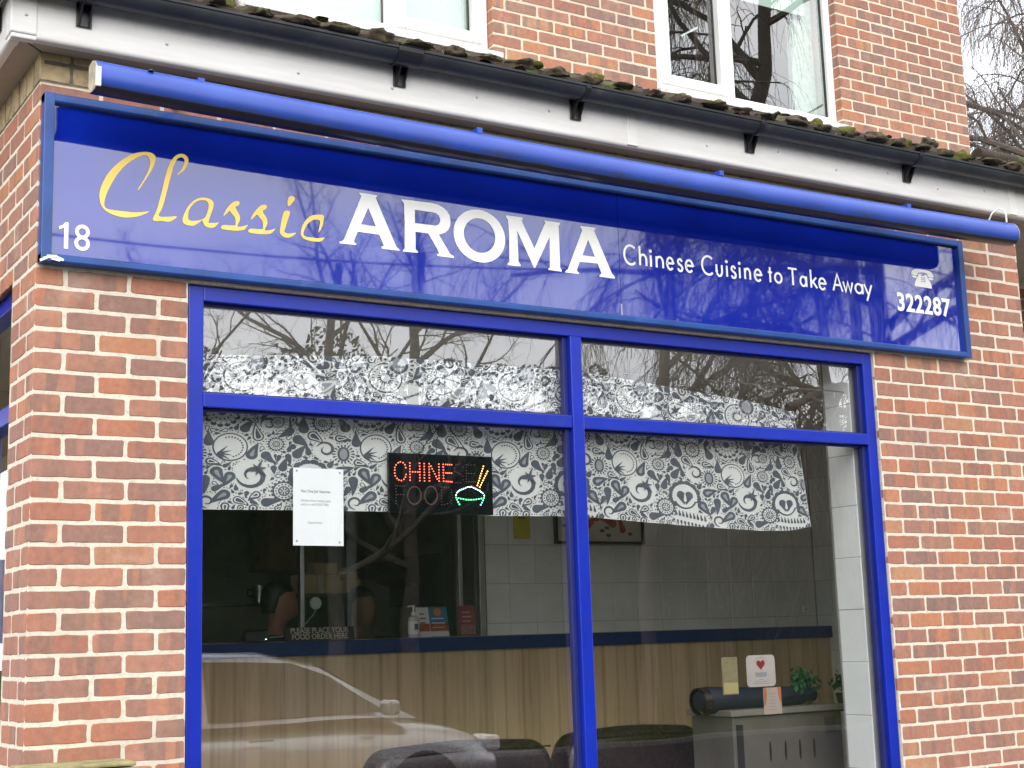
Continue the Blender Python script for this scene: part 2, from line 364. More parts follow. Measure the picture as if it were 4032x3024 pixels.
M['counterblue'] = simple('navy worktop edge', (.012,.035,.165), .3, var=.15); M['worktop'] = simple('pale worktop', (.42,.40,.36), .3, var=.1)
M['floor'] = simple('shop floor tile', (.60,.57,.50), .4, var=.3); M['leather'] = simple('dark brown leather', (.022,.012,.013), .27, var=.3, scale=9, bump=.25, bscale=60)
M['navy'] = simple('navy fabric', (.008,.012,.022), .7, var=.4, scale=9, bump=.3); M['darkgreen'] = simple('dark green cloth', (.008,.03,.022), .8, var=.3)
M['paper'] = simple('white paper', (.85,.88,.90), .6, var=.02); M['ink'] = simple('grey print', (.22,.23,.25), .6)
M['card'] = simple('cardboard', (.60,.42,.22), .8, var=.15, bump=.2); M['cardtape'] = simple('parcel tape', (.66,.56,.42), .3)
M['yellow'] = simple('yellow plastic sign', (.62,.53,.06), .5); M['ledboard'] = simple('black acrylic led board', (.003,.004,.006), .12, spec=1.5)
M['led_r'] = emis('lit red led', (1,.11,.06), 5); M['led_g'] = emis('lit green led', (.12,1,.38), 6); M['led_w'] = emis('lit white led', (.75,1,1), 5); M['led_o'] = emis('lit amber led', (1,.45,.10), 7)
M['led_off'] = simple('unlit led', (.12,.05,.04), .4); M['led_glow'] = simple('red tinted lens', (.25,.008,.006), .3)
M['white'] = simple('white plastic', (.78,.78,.76), .35); M['cream'] = simple('cream painting paper', (.62,.58,.46), .7, var=.1)
M['koi'] = simple('red brushwork', (.42,.07,.045), .7, var=.4, scale=30); M['inkwash'] = simple('grey brushwork', (.12,.12,.12), .7, var=.5)
M['red'] = simple('dark red card', (.22,.012,.02), .4); M['ltblue'] = simple('blue card', (.05,.22,.38), .4); M['foodpic'] = simple('food photo print', (.40,.10,.04), .5, var=.8, scale=60)
M['orange'] = simple('orange print', (.7,.22,.05), .5); M['skin'] = simple('skin', (.30,.15,.10), .55, var=.1); M['hair'] = simple('black hair', (.008,.007,.007), .45, var=.4, scale=40, bump=.4)
M['cupboard'] = simple('brown cupboard', (.32,.17,.08), .5, var=.2); M['beige'] = simple('beige laminate', (.105,.095,.082), .5, var=.2, scale=5, dirt=((.10,.09,.08), 4, .5, .5))
M['leaf'] = simple('plant leaf', (.025,.10,.03), .45, var=.5, scale=20); M['pot'] = simple('dark pot', (.05,.035,.03), .5)
def bark_mat(name, a, b, sc=12):
    m = NM(name); n = m.noise(sc, 7, .7); m.col(m.ramp(n.outputs[0], [(.3, a), (.7, b)]).outputs[0]); m.b.inputs['Roughness'].default_value = .95; return m.m
M['bark'] = bark_mat('birch twig bark', (.075,.055,.045), (.15,.12,.10)); M['bark2'] = bark_mat('grey bark', (.05,.045,.035), (.13,.12,.09))
def ground_mat(name, a, b, sc):
    m = NM(name); n = m.noise(sc, 8, .75); m.col(m.ramp(n.outputs[0], [(.3, a), (.7, b)]).outputs[0]); m.b.inputs['Roughness'].default_value = 1; m.b.inputs['IOR'].default_value = 1.08; m.bump(m.noise(sc*4, 6, .8).outputs[0], .5, .006); return m.m
M['asphalt'] = ground_mat('asphalt', (.022,.022,.024), (.042,.042,.043), 30); M['paving'] = ground_mat('concrete paving', (.10,.095,.085), (.17,.16,.145), 9)
M['grass'] = ground_mat('grass', (.018,.030,.008), (.04,.06,.018), 6); M['hedge'] = simple('evergreen leaf', (.012,.030,.010), .8, var=.5, scale=3); M['kerb'] = ground_mat('kerb stone', (.12,.115,.11), (.18,.17,.16), 14)
M['carpaint'] = simple('silver car paint', (.48,.49,.50), .3, .6, var=.03, coat=1); M['carglass'] = simple('dark car glass', (.01,.012,.013), .06, spec=1.5); M['rubber'] = simple('tyre rubber', (.015,.015,.015), .8)
M['render'] = simple('far house render', (.48,.45,.40), .9, var=.1); M['farroof'] = simple('far roof tile', (.10,.06,.045), .9, var=.3); M['farbrick'] = simple('far brick', (.24,.11,.07), .9, var=.25, scale=20)
M['stone'] = simple('mossy buff coping', (.27,.235,.12), .95, var=.4, scale=16, bump=.6, bscale=80, dirt=((.16,.19,.05), 14, .48, .7))
M['stonetop'] = simple('weathered dark brick top', (.15,.11,.095), .95, var=.45, scale=20, bump=.7, bscale=70); M['cable'] = simple('white cable', (.75,.75,.72), .4)
DATA = {'A1': [[(1.241, 3.273), (1.32, 3.272), (1.319, 3.266), (1.313, 3.261), (1.316, 3.256), (1.318, 3.251), (1.403, 3.067), (1.416, 3.06), (1.415, 3.054), (1.336, 3.054), (1.336, 3.061), (1.345, 3.066), (1.346, 3.071), (1.327, 3.11), (1.232, 3.111), (1.216, 3.072), (1.217, 3.066), (1.226, 3.061), (1.224, 3.056), (1.153, 3.054), (1.153, 3.061), (1.166, 3.066), (1.174, 3.075), (1.25, 3.258), (1.248, 3.264), (1.242, 3.267)], [(1.28, 3.215), (1.313, 3.142), (1.247, 3.143)]], 'R': [[(1.43, 3.27), (1.497, 3.272), (1.571, 3.273), (1.598, 3.269), (1.619, 3.261), (1.638, 3.248), (1.65, 3.231), (1.654, 3.208), (1.652, 3.188), (1.644, 3.17), (1.628, 3.155), (1.598, 3.143), (1.648, 3.067), (1.667, 3.059), (1.665, 3.052), (1.588, 3.052), (1.588, 3.059), (1.597, 3.064), (1.593, 3.075), (1.549, 3.142), (1.49, 3.142), (1.489, 3.068), (1.499, 3.061), (1.5, 3.055), (1.432, 3.053), (1.432, 3.059), (1.44, 3.066), (1.442, 3.176), (1.441, 3.253), (1.437, 3.259), (1.43, 3.264)], [(1.489, 3.234), (1.57, 3.234), (1.587, 3.232), (1.599, 3.224), (1.606, 3.21), (1.605, 3.196), (1.597, 3.185), (1.584, 3.179), (1.488, 3.178)]], 'M': [[(1.923, 3.266), (2.006, 3.266), (2.005, 3.259), (1.999, 3.254), (2.005, 3.24), (2.059, 3.138), (2.115, 3.251), (2.121, 3.259), (2.114, 3.261), (2.114, 3.267), (2.195, 3.267), (2.194, 3.259), (2.186, 3.254), (2.187, 3.239), (2.187, 3.066), (2.194, 3.057), (2.194, 3.05), (2.127, 3.051), (2.127, 3.057), (2.135, 3.064), (2.138, 3.198), (2.06, 3.053), (2.054, 3.052), (1.976, 3.205), (1.977, 3.07), (1.988, 3.058), (1.986, 3.051), (1.924, 3.05), (1.924, 3.057), (1.933, 3.065), (1.935, 3.18), (1.932, 3.248), (1.922, 3.259)]], 'A2': [[(2.301, 3.266), (2.38, 3.267), (2.378, 3.258), (2.371, 3.254), (2.378, 3.239), (2.458, 3.069), (2.473, 3.055), (2.471, 3.048), (2.392, 3.049), (2.392, 3.056), (2.401, 3.063), (2.401, 3.069), (2.384, 3.107), (2.289, 3.104), (2.273, 3.067), (2.274, 3.061), (2.283, 3.055), (2.281, 3.049), (2.212, 3.049), (2.215, 3.056), (2.227, 3.065), (2.309, 3.248), (2.306, 3.254), (2.301, 3.258)], [(2.338, 3.209), (2.371, 3.135), (2.305, 3.135)]], 'c_C': [(0.351, 3.165), (0.374, 3.208), (0.388, 3.24), (0.395, 3.272), (0.388, 3.293), (0.369, 3.296), (0.339, 3.279), (0.305, 3.25), (0.272, 3.206), (0.244, 3.151), (0.232, 3.115), (0.229, 3.088), (0.239, 3.076), (0.258, 3.074), (0.291, 3.074), (0.333, 3.075), (0.363, 3.079), (0.393, 3.086), (0.371, 3.071), (0.342, 3.059), (0.308, 3.052), (0.275, 3.054), (0.241, 3.064), (0.22, 3.083), (0.212, 3.108), (0.212, 3.138), (0.223, 3.173), (0.247, 3.218), (0.284, 3.26), (0.326, 3.293), (0.36, 3.307), (0.39, 3.311), (0.409, 3.305), (0.415, 3.293), (0.41, 3.266), (0.395, 3.233), (0.374, 3.197), (0.357, 3.168)], 'c_l': [(0.497, 3.241), (0.514, 3.263), (0.523, 3.284), (0.525, 3.302), (0.516, 3.31), (0.503, 3.306), (0.492, 3.293), (0.483, 3.27), (0.473, 3.231), (0.46, 3.176), (0.444, 3.112), (0.429, 3.074), (0.461, 3.074), (0.497, 3.08), (0.483, 3.065), (0.466, 3.056), (0.44, 3.056), (0.408, 3.055), (0.422, 3.096), (0.439, 3.164), (0.453, 3.228), (0.468, 3.279), (0.488, 3.31), (0.509, 3.323), (0.529, 3.321), (0.54, 3.305), (0.536, 3.284), (0.523, 3.262), (0.503, 3.242)], 'c_a': [(0.659, 3.078), (0.646, 3.074), (0.622, 3.071), (0.619, 3.077), (0.628, 3.105), (0.638, 3.138), (0.635, 3.157), (0.619, 3.165), (0.595, 3.165), (0.57, 3.155), (0.544, 3.13), (0.527, 3.097), (0.519, 3.069), (0.525, 3.056), (0.542, 3.051), (0.562, 3.053), (0.58, 3.066), (0.595, 3.078), (0.597, 3.072), (0.604, 3.059), (0.622, 3.052), (0.642, 3.057)], 'c_ah': [(0.601, 3.156), (0.616, 3.15), (0.619, 3.131), (0.61, 3.098), (0.595, 3.081), (0.566, 3.072), (0.544, 3.072), (0.54, 3.087), (0.544, 3.112), (0.559, 3.136), (0.579, 3.151)], 'c_s1': [(0.677, 3.107), (0.691, 3.136), (0.709, 3.158), (0.725, 3.169), (0.739, 3.169), (0.74, 3.16), (0.734, 3.152), (0.725, 3.147), (0.728, 3.136), (0.739, 3.119), (0.742, 3.097), (0.732, 3.071), (0.755, 3.074), (0.774, 3.082), (0.76, 3.063), (0.741, 3.056), (0.714, 3.053), (0.671, 3.054), (0.676, 3.069), (0.721, 3.073), (0.725, 3.086), (0.723, 3.104), (0.709, 3.12), (0.701, 3.128), (0.687, 3.113)], 'c_s2': [(0.785, 3.106), (0.8, 3.135), (0.819, 3.158), (0.835, 3.169), (0.849, 3.169), (0.85, 3.16), (0.844, 3.152), (0.835, 3.146), (0.837, 3.135), (0.849, 3.119), (0.852, 3.096), (0.842, 3.07), (0.865, 3.073), (0.885, 3.081), (0.87, 3.062), (0.851, 3.055), (0.823, 3.052), (0.779, 3.053), (0.784, 3.068), (0.83, 3.072), (0.835, 3.085), (0.833, 3.103), (0.819, 3.119), (0.81, 3.127), (0.795, 3.112)], 'c_id': [(0.937, 3.179), (0.936, 3.199), (0.942, 3.214), (0.954, 3.22), (0.965, 3.215), (0.962, 3.201), (0.944, 3.18)], 'c_i': [(0.923, 3.155), (0.945, 3.156), (0.939, 3.131), (0.927, 3.093), (0.922, 3.072), (0.941, 3.068), (0.97, 3.075), (0.955, 3.06), (0.936, 3.051), (0.918, 3.053), (0.904, 3.067), (0.906, 3.09), (0.913, 3.128)], 'c_c': [(1.064, 3.09), (1.069, 3.115), (1.071, 3.134), (1.059, 3.139), (1.04, 3.134), (1.02, 3.118), (1.006, 3.093), (1.001, 3.072), (1.013, 3.064), (1.037, 3.064), (1.061, 3.064), (1.09, 3.07), (1.073, 3.053), (1.046, 3.049), (1.017, 3.051), (0.998, 3.058), (0.99, 3.073), (0.994, 3.097), (1.008, 3.126), (1.033, 3.15), (1.062, 3.159), (1.086, 3.159), (1.087, 3.145), (1.081, 3.116), (1.068, 3.092)], 'fut': [('C', 2.526, 2.592), ('h', 2.611, 2.652), ('i', 2.674, 2.674), ('n', 2.703, 2.745), ('e', 2.762, 2.802), ('s', 2.821, 2.856), ('e', 2.868, 2.914), ('C', 2.963, 3.031), ('u', 3.047, 3.085), ('i', 3.111, 3.111), ('s', 3.133, 3.168), ('i', 3.188, 3.188), ('n', 3.216, 3.253), ('e', 3.275, 3.321), ('t', 3.358, 3.389), ('o', 3.398, 3.449), ('T', 3.485, 3.545), ('a', 3.558, 3.604), ('k', 3.628, 3.671), ('e', 3.68, 3.728), ('A', 3.771, 3.837), ('w', 3.838, 3.906), ('a', 3.916, 3.973), ('y', 3.979, 4.035)]}

# ------------------------------------------------------------------ ground
def ground():
    tag(MB().add([(-150,-150,-.02),(150,-150,-.02),(150,150,-.02),(-150,150,-.02)], [(0,1,2,3)]).build('ground', M['grass']), kind='structure')
    m = MB().box(-60, 60, -4.2, 14, -.018, 0); tag(m.build('pavement', M['paving']), kind='structure')
    m = MB().box(-60, 60, -4.33, -4.2, -.10, .004); tag(m.build('kerb', M['kerb']), kind='structure')
    m = MB().add([(-60,-12,-.012),(60,-12,-.012),(60,-4.33,-.012),(-60,-4.33,-.012)], [(0,1,2,3)]); tag(m.build('road', M['asphalt']), kind='structure')
    m = MB().box(-60, 60, -12.14, -12, -.018, .05); tag(m.build('far_kerb', M['kerb']), kind='structure')
ground()
# ------------------------------------------------------------------ brickwork
class Bricks:
    def __init__(s): s.v = []; s.f = []; s.c = []; s.m = []
    def brick(s, fr, a, b, z0, z1, col, rng, mi=0, depth=.014, jit=.0017, rd=.0055):
        L_, H_ = b-a, z1-z0
        if L_ < .015 or H_ < .01: return
        ring = []; nx = max(2, int(L_/.028)); nz = 3
        rd = min(rd, L_*.2, H_*.2)
        for i in range(nx): ring.append((a+rd+(L_-2*rd)*i/(nx-1), z0))
        for i in range(nz): ring.append((b, z0+rd+(H_-2*rd)*i/(nz-1)))
        for i in range(nx): ring.append((b-rd-(L_-2*rd)*i/(nx-1), z1))
        for i in range(nz): ring.append((a, z1-rd-(H_-2*rd)*i/(nz-1)))
        n = len(ring); base = len(s.v)
        tilt = rng.uniform(-.0009, .0009)
        rr = [(p[0]+rng.uniform(-jit, jit), p[1]+rng.uniform(-jit, jit)) for p in ring]
        ca, cz = (a+b)/2, (z0+z1)/2
        for p in rr: s.v.append(fr(p[0], -depth, p[1]))
        for p in rr: s.v.append(fr(p[0], -.0014+tilt, p[1]))
        for p in rr: s.v.append(fr(p[0]+(ca-p[0])*min(.5, .0026/max(.01, abs(ca-p[0]))), .0006+tilt, p[1]+(cz-p[1])*min(.5, .0026/max(.01, abs(cz-p[1])))))
        for k in (0, 1):
            for i in range(n): s.f.append((base+k*n+i, base+k*n+(i+1) % n, base+(k+1)*n+(i+1) % n, base+(k+1)*n+i))
        s.f.append(tuple(base+2*n+i for i in range(n)))
        s.c += [col]*(2*n+1); s.m += [mi]*(2*n+1)
    def wall(s, fr, u0, u1, z0, z1, ph, holes=(), seed=1, jt=.0071, zb=2.85, key=None, crs=.075, mod=.225, buff=None, flip=False):
        rng = random.Random(seed)
        k0 = math.floor((zb-z1)/crs); k1 = math.ceil((zb-z0)/crs)
        for k in range(k0, k1):
            zt, zl = zb-crs*k, zb-crs*(k+1)
            a0, a1 = max(zl+jt*.93, z0), min(zt-jt*.93, z1); A0, A1 = a0, a1
            if a1-a0 < .012: continue
            iv = [(u0, u1)]
            for hx0, hx1, hz0, hz1 in holes:
                if a0 < hz1-.02 and a1 > hz0+.02:
                    nv = []
                    for p, q in iv:
                        if hx0 > p: nv.append((p, min(q, hx0)))
                        if hx1 < q: nv.append((max(p, hx1), q))
                    iv = [x for x in nv if x[1]-x[0] > .012]
            o = ph[k % 2]; n0 = math.floor((u0-o)/mod)-1; n1 = math.ceil((u1-o)/mod)+1
            for n in range(n0, n1):
                jr = random.Random(f'j{seed}{k}{n}'); jr2 = random.Random(f'j{seed}{k}{n+1}'); p, q = o+mod*n+jt+jr.uniform(-.003, .003), o+mod*(n+1)-jt+jr2.uniform(-.003, .003)
                cr = random.Random(f'{seed}-{k}-{n}')
                if key and p < u0+.02: cr = random.Random(f'{key}-{k}')
                c = (cr.random(), cr.random(), cr.random()**.8, 1)
                for x, y in iv:
                    aa, bb = max(p, x), min(q, y)
                    if bb-aa > .015: s.brick(fr, aa, bb, A0+rng.uniform(-.0012, .0012), A1+rng.uniform(-.0012, .0012), c, rng)
    def build(s, name, mats, parent):
        me = bpy.data.meshes.new(name); me.from_pydata([tuple(v) for v in s.v], [], s.f)
        if not isinstance(mats, (list, tuple)): mats = [mats]
        for m in mats: me.materials.append(m)
        me.polygons.foreach_set('material_index', s.m)
        at = me.color_attributes.new('bk', 'FLOAT_COLOR', 'CORNER'); buf = []
        for p, c in zip(me.polygons, s.c): buf += list(c)*p.loop_total
        at.data.foreach_set('color', buf); me.update()
        # make every face look outwards
        bm = bmesh.new(); bm.from_mesh(me); bmesh.ops.recalc_face_normals(bm, faces=bm.faces); bm.to_mesh(me); bm.free()
        return link(bpy.data.objects.new(name, me), parent)
front = lambda u, d, z: (u, -d, z)
side = lambda u, d, z: (-d, u, z)
endw = lambda u, d, z: (5.171+d, u, z)
upper = lambda u, d, z: (u, 1.6-d, z)
recess = lambda u, d, z: (u, .9-d, z)
shop = thing('takeaway_building', 'red brick takeaway shop with blue framed window and lean-to tiled eaves', 'building')
PA = (.1065, .219); PB = (.219, .1065)
b = Bricks()
b.wall(front, 0, 5.171, .3, 3.522, PA, [(.553, 5.3, -1, 2.86), (.03, 4.66, 2.88, 3.44), (4.64, 5.3, 2.84, 3.44)], seed=11, key='corner')
b.wall(front, 4.041, 5.171, .3, 2.845, PB, [], seed=12, jt=.0062)
b.wall(front, 4.66, 5.171, 2.85, 3.448, PB, [], seed=12)
b.wall(side, 0, .345, .3, 2.85, PB, [], seed=13, key='corner')
b.wall(side, 0, 3.2, 2.85, 3.522, PB, [], seed=13, key='corner')
b.wall(side, 1.62, 3.2, .3, 2.85, PB, [], seed=14)
b.wall(endw, 0, .9, .3, 3.522, PB, [], seed=15)
b.wall(recess, 5.18, 7.6, .3, 3.6, PA, [], seed=16)
b.build('brickwork', M['brick'], shop)
# buff string course under the eaves
b = Bricks(); rng = random.Random(5)
def buffrow(fr, u0, u1, z0, z1, w, ph, seed):
    r = random.Random(seed); u = u0-ph
    while u < u1:
        a, c = max(u+.006, u0), min(u+w-.006, u1)
        if c-a > .02: b.brick(fr, a, c, z0, z1, (r.random(),)*3+(1,), rng)
        u += w
buffrow(front, 0, 5.171, 3.535, 3.598, .225, .112, 3); buffrow(front, 0, 5.171, 3.612, 3.64, .225, .112, 4)
buffrow(side, 0, 3.2, 3.535, 3.64, .1125, .02, 6)
b.build('buff_course', M['buff'], shop)
mo = MB()
mo.box(.0012, .553, .0012, .26, 0, 2.85); mo.box(4.041, 5.1698, .0012, .26, 0, 2.85)
mo.box(.0012, 5.1698, .0012, .26, 2.8502, 3.526); mo.box(.553, 4.041, .0014, .26, 2.843, 2.8502)
mo.box(.555, 4.04, .02, .26, 0, .62)
mo.box(.0012, .24, .2602, .345, 0, 2.8998); mo.box(.0012, .24, .2602, 3.2, 2.9, 3.526); mo.box(.0012, .24, 1.62, 3.2, 0, 2.8998)
mo.box(4.93, 5.1675, .262, 1.15, 0, 3.526); mo.box(5.17, 7.6, .9035, 1.15, 0, 3.66)
mo.build('mortar_joints', M['mortar'], shop)
MB().box(.004, 5.168, .004, .26, 3.527, 3.66).box(.004, .24, .262, 3.2, 3.527, 3.66).build('buff_mortar', M['greymortar'], shop)
# lintel strip of broken mortar between sign and window head
mb = MB()
for i in range(60):
    x = .56+i*.058; mb.box(x, x+.058, -.006-.003*rng.random(), .02, 2.842+.002*rng.random(), 2.853)
mb.build('lintel_bed', M['mortar_up'], shop)
# ---------------- upper storey
b = Bricks()
WINS = [(1.33, 2.882), (4.04, 5.572)]
b.wall(upper, -1.2, 6.79, 4.55, 7.2, (.04, .1525), [(a, c, 4.775, 6.2) for a, c in WINS], seed=21, jt=.0062, zb=4.825)
for k in range(0, 20):
    z = 4.825-.075+.075*k
    for a, c in WINS:
        r = random.Random(f'rv{a}{k}')
        b.brick(lambda u, d, z_: (a-d, u, z_) if False else (c+.0-d*-1*0+(-d), u, z_), 1.606, 1.665, max(4.77, z+.005), z+.07, (r.random(), r.random(), r.random(), 1), rng)
b.build('upper_brickwork', M['brick_up'], shop)
mo = MB()
xs = [-1.2, 1.33, 2.884, 4.04, 5.574, 6.787]
for i in (0, 2, 4): mo.box(xs[i], xs[i+1], 1.6012, 1.85, 4.4, 7.2)
for i in (1, 3): mo.box(xs[i], xs[i+1], 1.6012, 1.85, 4.4, 4.745); mo.box(xs[i], xs[i+1], 1.6012, 1.85, 6.2, 7.2)
mo.box(6.6, 6.787, 1.85, 8, 2.9, 7.2); mo.box(-1.2, -1.0, 1.85, 8, 2.9, 7.2); mo.box(-1.2, 6.787, 8, 8.2, 0, 7.2)
mo.build('upper_mortar', M['mortar_up'], shop)
rf = MB().prism_x([(1.2, 7.1), (5, 9.6), (8.6, 7.1), (8.6, 7.2), (5, 9.75), (1.2, 7.25)], -1.5, 7.1); rf.build('main_roof', M['farroof'], shop)
def upwin(x0, x1, mull, z0, z1, left_sash, right_sash):
    fr = MB(); y0, y1 = 1.655, 1.72
    fr.box(x0, x0+.052, y0, y1, z0, z1).box(x1-.052, x1, y0, y1, z0, z1).box(x0+.052, x1-.052, y0, y1, z0, z0+.055).box(x0+.052, x1-.052, y0, y1, z1-.055, z1)
    fr.box(mull-.035, mull+.035, y0, y1, z0+.055, z1-.055)
    f = fr.build('upstairs_window', M['upvc'], shop, bevel=.004)
    s = MB()
    for (a, c, on) in ((x0+.045, mull-.028, left_sash), (mull+.028, x1-.045, right_sash)):
        if on:
            w = .058; y = 1.632
            for q in ((a, a+w, z0+.05, z1-.05), (c-w, c, z0+.05, z1-.05), (a+w, c-w, z0+.05, z0+.05+w), (a+w, c-w, z1-.05-w, z1-.05)): s.box(q[0], q[1], y, 1.70, q[2], q[3])
    s.build('sash', M['upvc'], f, bevel=.007)
    for (a, c, on) in ((x0+.05, mull-.03, left_sash), (mull+.03, x1-.05, right_sash)):
        d = .052 if on else .0
        MB().add([(a+d, 1.688, z0+.05+d), (c-d, 1.688, z0+.05+d), (c-d, 1.688, z1-.05-d), (a+d, 1.688, z1-.05-d)], [(0,1,2,3)]).build('pane', M['glass_up'], f)
        g = MB(); k = .012
        for q in ((a+d-.002, a+d+k, z0+.05+d, z1-.05-d), (c-d-k, c-d+.002, z0+.05+d, z1-.05-d), (a+d+k, c-d-k, z0+.05+d, z0+.05+d+k)): g.box(q[0], q[1], 1.681, 1.695, q[2], q[3])
        g.build('gasket', M['black'], f)
    MB().box(x0-.01, x1+.03, 1.535, 1.66, z0-.062, z0-.028).build('window_sill', M['upvc'], f, bevel=.005); MB().box(x0-.002, x1+.002, 1.61, 1.66, z0-.0285, z0+.001).build('sill_riser', M['upvc'], f)
    return f
f1 = upwin(1.385, 2.878, 2.262, 4.790, 6.15, False, True)
f2 = upwin(4.075, 5.570, 4.665, 4.790, 6.15, True, False)
# rooms behind the upstairs windows, blinds
bx = MB().box(-.9, 6.5, 4.2, 4.3, 4.3, 7.1).box(-.9, 6.5, 1.86, 4.2, 4.3, 4.4).box(-.9, 6.5, 1.86, 4.2, 7.0, 7.1).box(3.4, 3.5, 1.86, 4.2, 4.4, 7.0)
bx.build('upstairs_room', simple('upstairs wall', (.42,.44,.40), .9), shop)
bl = MB().box(1.40, 2.86, 1.76, 1.765, 4.80, 6.15); bl.build('roller_blind', simple('pale blind', (.62,.70,.62), .9, var=.03), f1)
bl = MB().box(4.09, 5.44, 1.76, 1.765, 5.585, 6.15); bl.build('roller_blind', simple('pale blind fabric', (.58,.64,.58), .9, var=.03), f2)
MB().box(5.34, 5.54, 1.80, 1.84, 4.80, 6.1).build('net_curtain', simple('net curtain', (.42,.45,.40), .9, var=.25, scale=25), f2)
MB().obox((4.43, 1.75, 5.27), (1, 0, .62), .16, .006, .012).build('blind_wand', M['white'], f2)
# ---------------- lean-to roof
def roofmesh():
    mb = MB(); pit = math.tan(R(25.1)); x0, x1 = -.32, 9.2; tw = .333; ys, zs = -.235, 3.842
    rows = 7; gauge = .31; cols = int((x1-x0)/(tw/16)); r = random.Random(8)
    jz = {}
    for row in range(rows):
        vs = []; fs = []
        prof = [(0, -.026), (0, 0), (.25, 0), (.5, 0), (1.15, -.004)]
        for j, (t, dz) in enumerate(prof):
            for i in range(cols+1):
                x = x0+i*tw/16; ti = math.floor((x-x0)/tw+1e-6); f = ((x-x0)/tw) % 1
                if (ti, row) not in jz: jz[(ti, row)] = (r.uniform(-.006, .006), r.uniform(-.004, .006))
                jy, jh = jz[(ti, row)]
                roll = .023*max(0, math.cos(2*math.pi*(f*2-.25)))**.8 if True else 0
                y = ys+(row+t)*gauge*math.cos(R(26.2))+jy
                if j == 0: roll -= .0
                z = zs+(y-ys)*pit+.028*(1-t)*.6+dz+roll+jh-.012
                vs.append((x, y, z+.003*noise.noise(Vector((x*20, y*20, row)))))
        n = cols+1
        for j in range(len(prof)-1):
            for i in range(cols): fs.append((j*n+i, j*n+i+1, (j+1)*n+i+1, (j+1)*n+i))
        mb.add(vs, fs)
    return mb
ro = roofmesh().build('lean_to_roof', M['tile'], shop, smooth=True, sharp=50)
def lump(mb, c, s, seed, rough=.35, sub=2):
    bm = bmesh.new(); bmesh.ops.create_icosphere(bm, subdivisions=sub, radius=1)
    for v in bm.verts:
        n = noise.noise(v.co*1.6+Vector((seed*7.1, 0, 0)))*rough + noise.noise(v.co*5+Vector((seed, 3, 0)))*rough*.45
        v.co = v.co*(1+n); v.co = Vector((c[0]+v.co.x*s[0], c[1]+v.co.y*s[1], c[2]+v.co.z*s[2]))
    bm.verts.index_update(); mb.add([v.co for v in bm.verts], [[v.index for v in f.verts] for f in bm.faces]); bm.free()
r = random.Random(4); mm = MB(); dm = MB()
i = 0; x = -.25
while x < 9:
    # clumps on the nose of every roll
    zc = 3.853
    dm_s = (.060+r.uniform(-.015, .02), .05, .019+r.uniform(-.006, .012))
    lump(dm, (x+r.uniform(-.01, .01), -.225+r.uniform(-.01, .02), zc+r.uniform(-.006, .006)), dm_s, i, .45, 3)
    if r.random() < .55: lump(dm, (x+r.uniform(-.07, .07), -.20+r.uniform(-.01, .05), zc+.01+r.uniform(0, .01)), (.03, .03, .017), i+500, .6, 3)
    if r.random() < .55: lump(mm, (x+r.uniform(-.04, .06), -.222+r.uniform(-.012, .03), zc+.004+r.uniform(.002, .014)), (.030+r.uniform(-.01, .022), .032, .018+r.uniform(-.004, .012)), i+900, .4, 3)
    x += .1665; i += 1
for q in range(26):
    x = r.uniform(0, 8.5); y = r.uniform(0, 1.4); lump(mm if q % 3 == 0 else dm, (x, y, 3.868+(y+.235)*math.tan(R(25.1))), (.03, .05, .009), q+2000, .6, 2)
lump(dm, (4.45, -.10, 3.945), (.042, .035, .034), 77, .55, 3)
tag(dm.build('dead_moss', M['darkmoss'], ro, smooth=True, sharp=80), kind='stuff'); tag(mm.build('green_moss', M['moss'], ro, smooth=True, sharp=80), kind='stuff')
# felt/board under the tiles
MB().add([(-.3,-.16,3.825),(9.2,-.16,3.825),(9.2,1.62,4.66),(-.3,1.62,4.66)], [(0,1,2,3)]).build('roof_underlay', M['black'], ro)
MB().box(-.9, 7.5, 1.56, 1.66, 4.55, 4.73).build('lead_flashing', simple('lead flashing', (.16,.165,.17), .6), ro)
# ridge piece of the roof beyond the upper wall
mb = MB(); mb.tube([(6.85, 1.6, 4.775), (9.4, 1.6, 4.775)], .05, 12); mb.build('ridge_tiles', M['tile'], ro, smooth=True)
# ---------------- fascia, soffit, gutter
def fascia_prof():
    p = [(-.132, 3.825), (-.132, 3.643)] + [(-.132+.014-.014*math.cos(R(a)), 3.643-.017*math.sin(R(a))) for a in (20, 45, 70, 90)] + [(-.098, 3.626), (-.098, 3.825)]
    return p
mb = MB(); P_ = fascia_prof(); n = len(P_)
mb.prism_x(P_, -.05, 9.2); mb.add([(-.132, 0, 0)], [])
fo = mb.build('front_fascia', M['fascia'], shop, smooth=True, sharp=30)
mb = MB(); pr = [(-y if False else y, z) for y, z in P_]
vs = [(y, -.05, z) for y, z in P_]+[(y, 3.2, z) for y, z in P_]
mb.add(vs, [(i, (i+1) % n, n+(i+1) % n, n+i) for i in range(n)]+[tuple(range(n)), tuple(range(2*n-1, n-1, -1))])
mb.build('side_fascia', M['fascia'], shop, smooth=True, sharp=30)
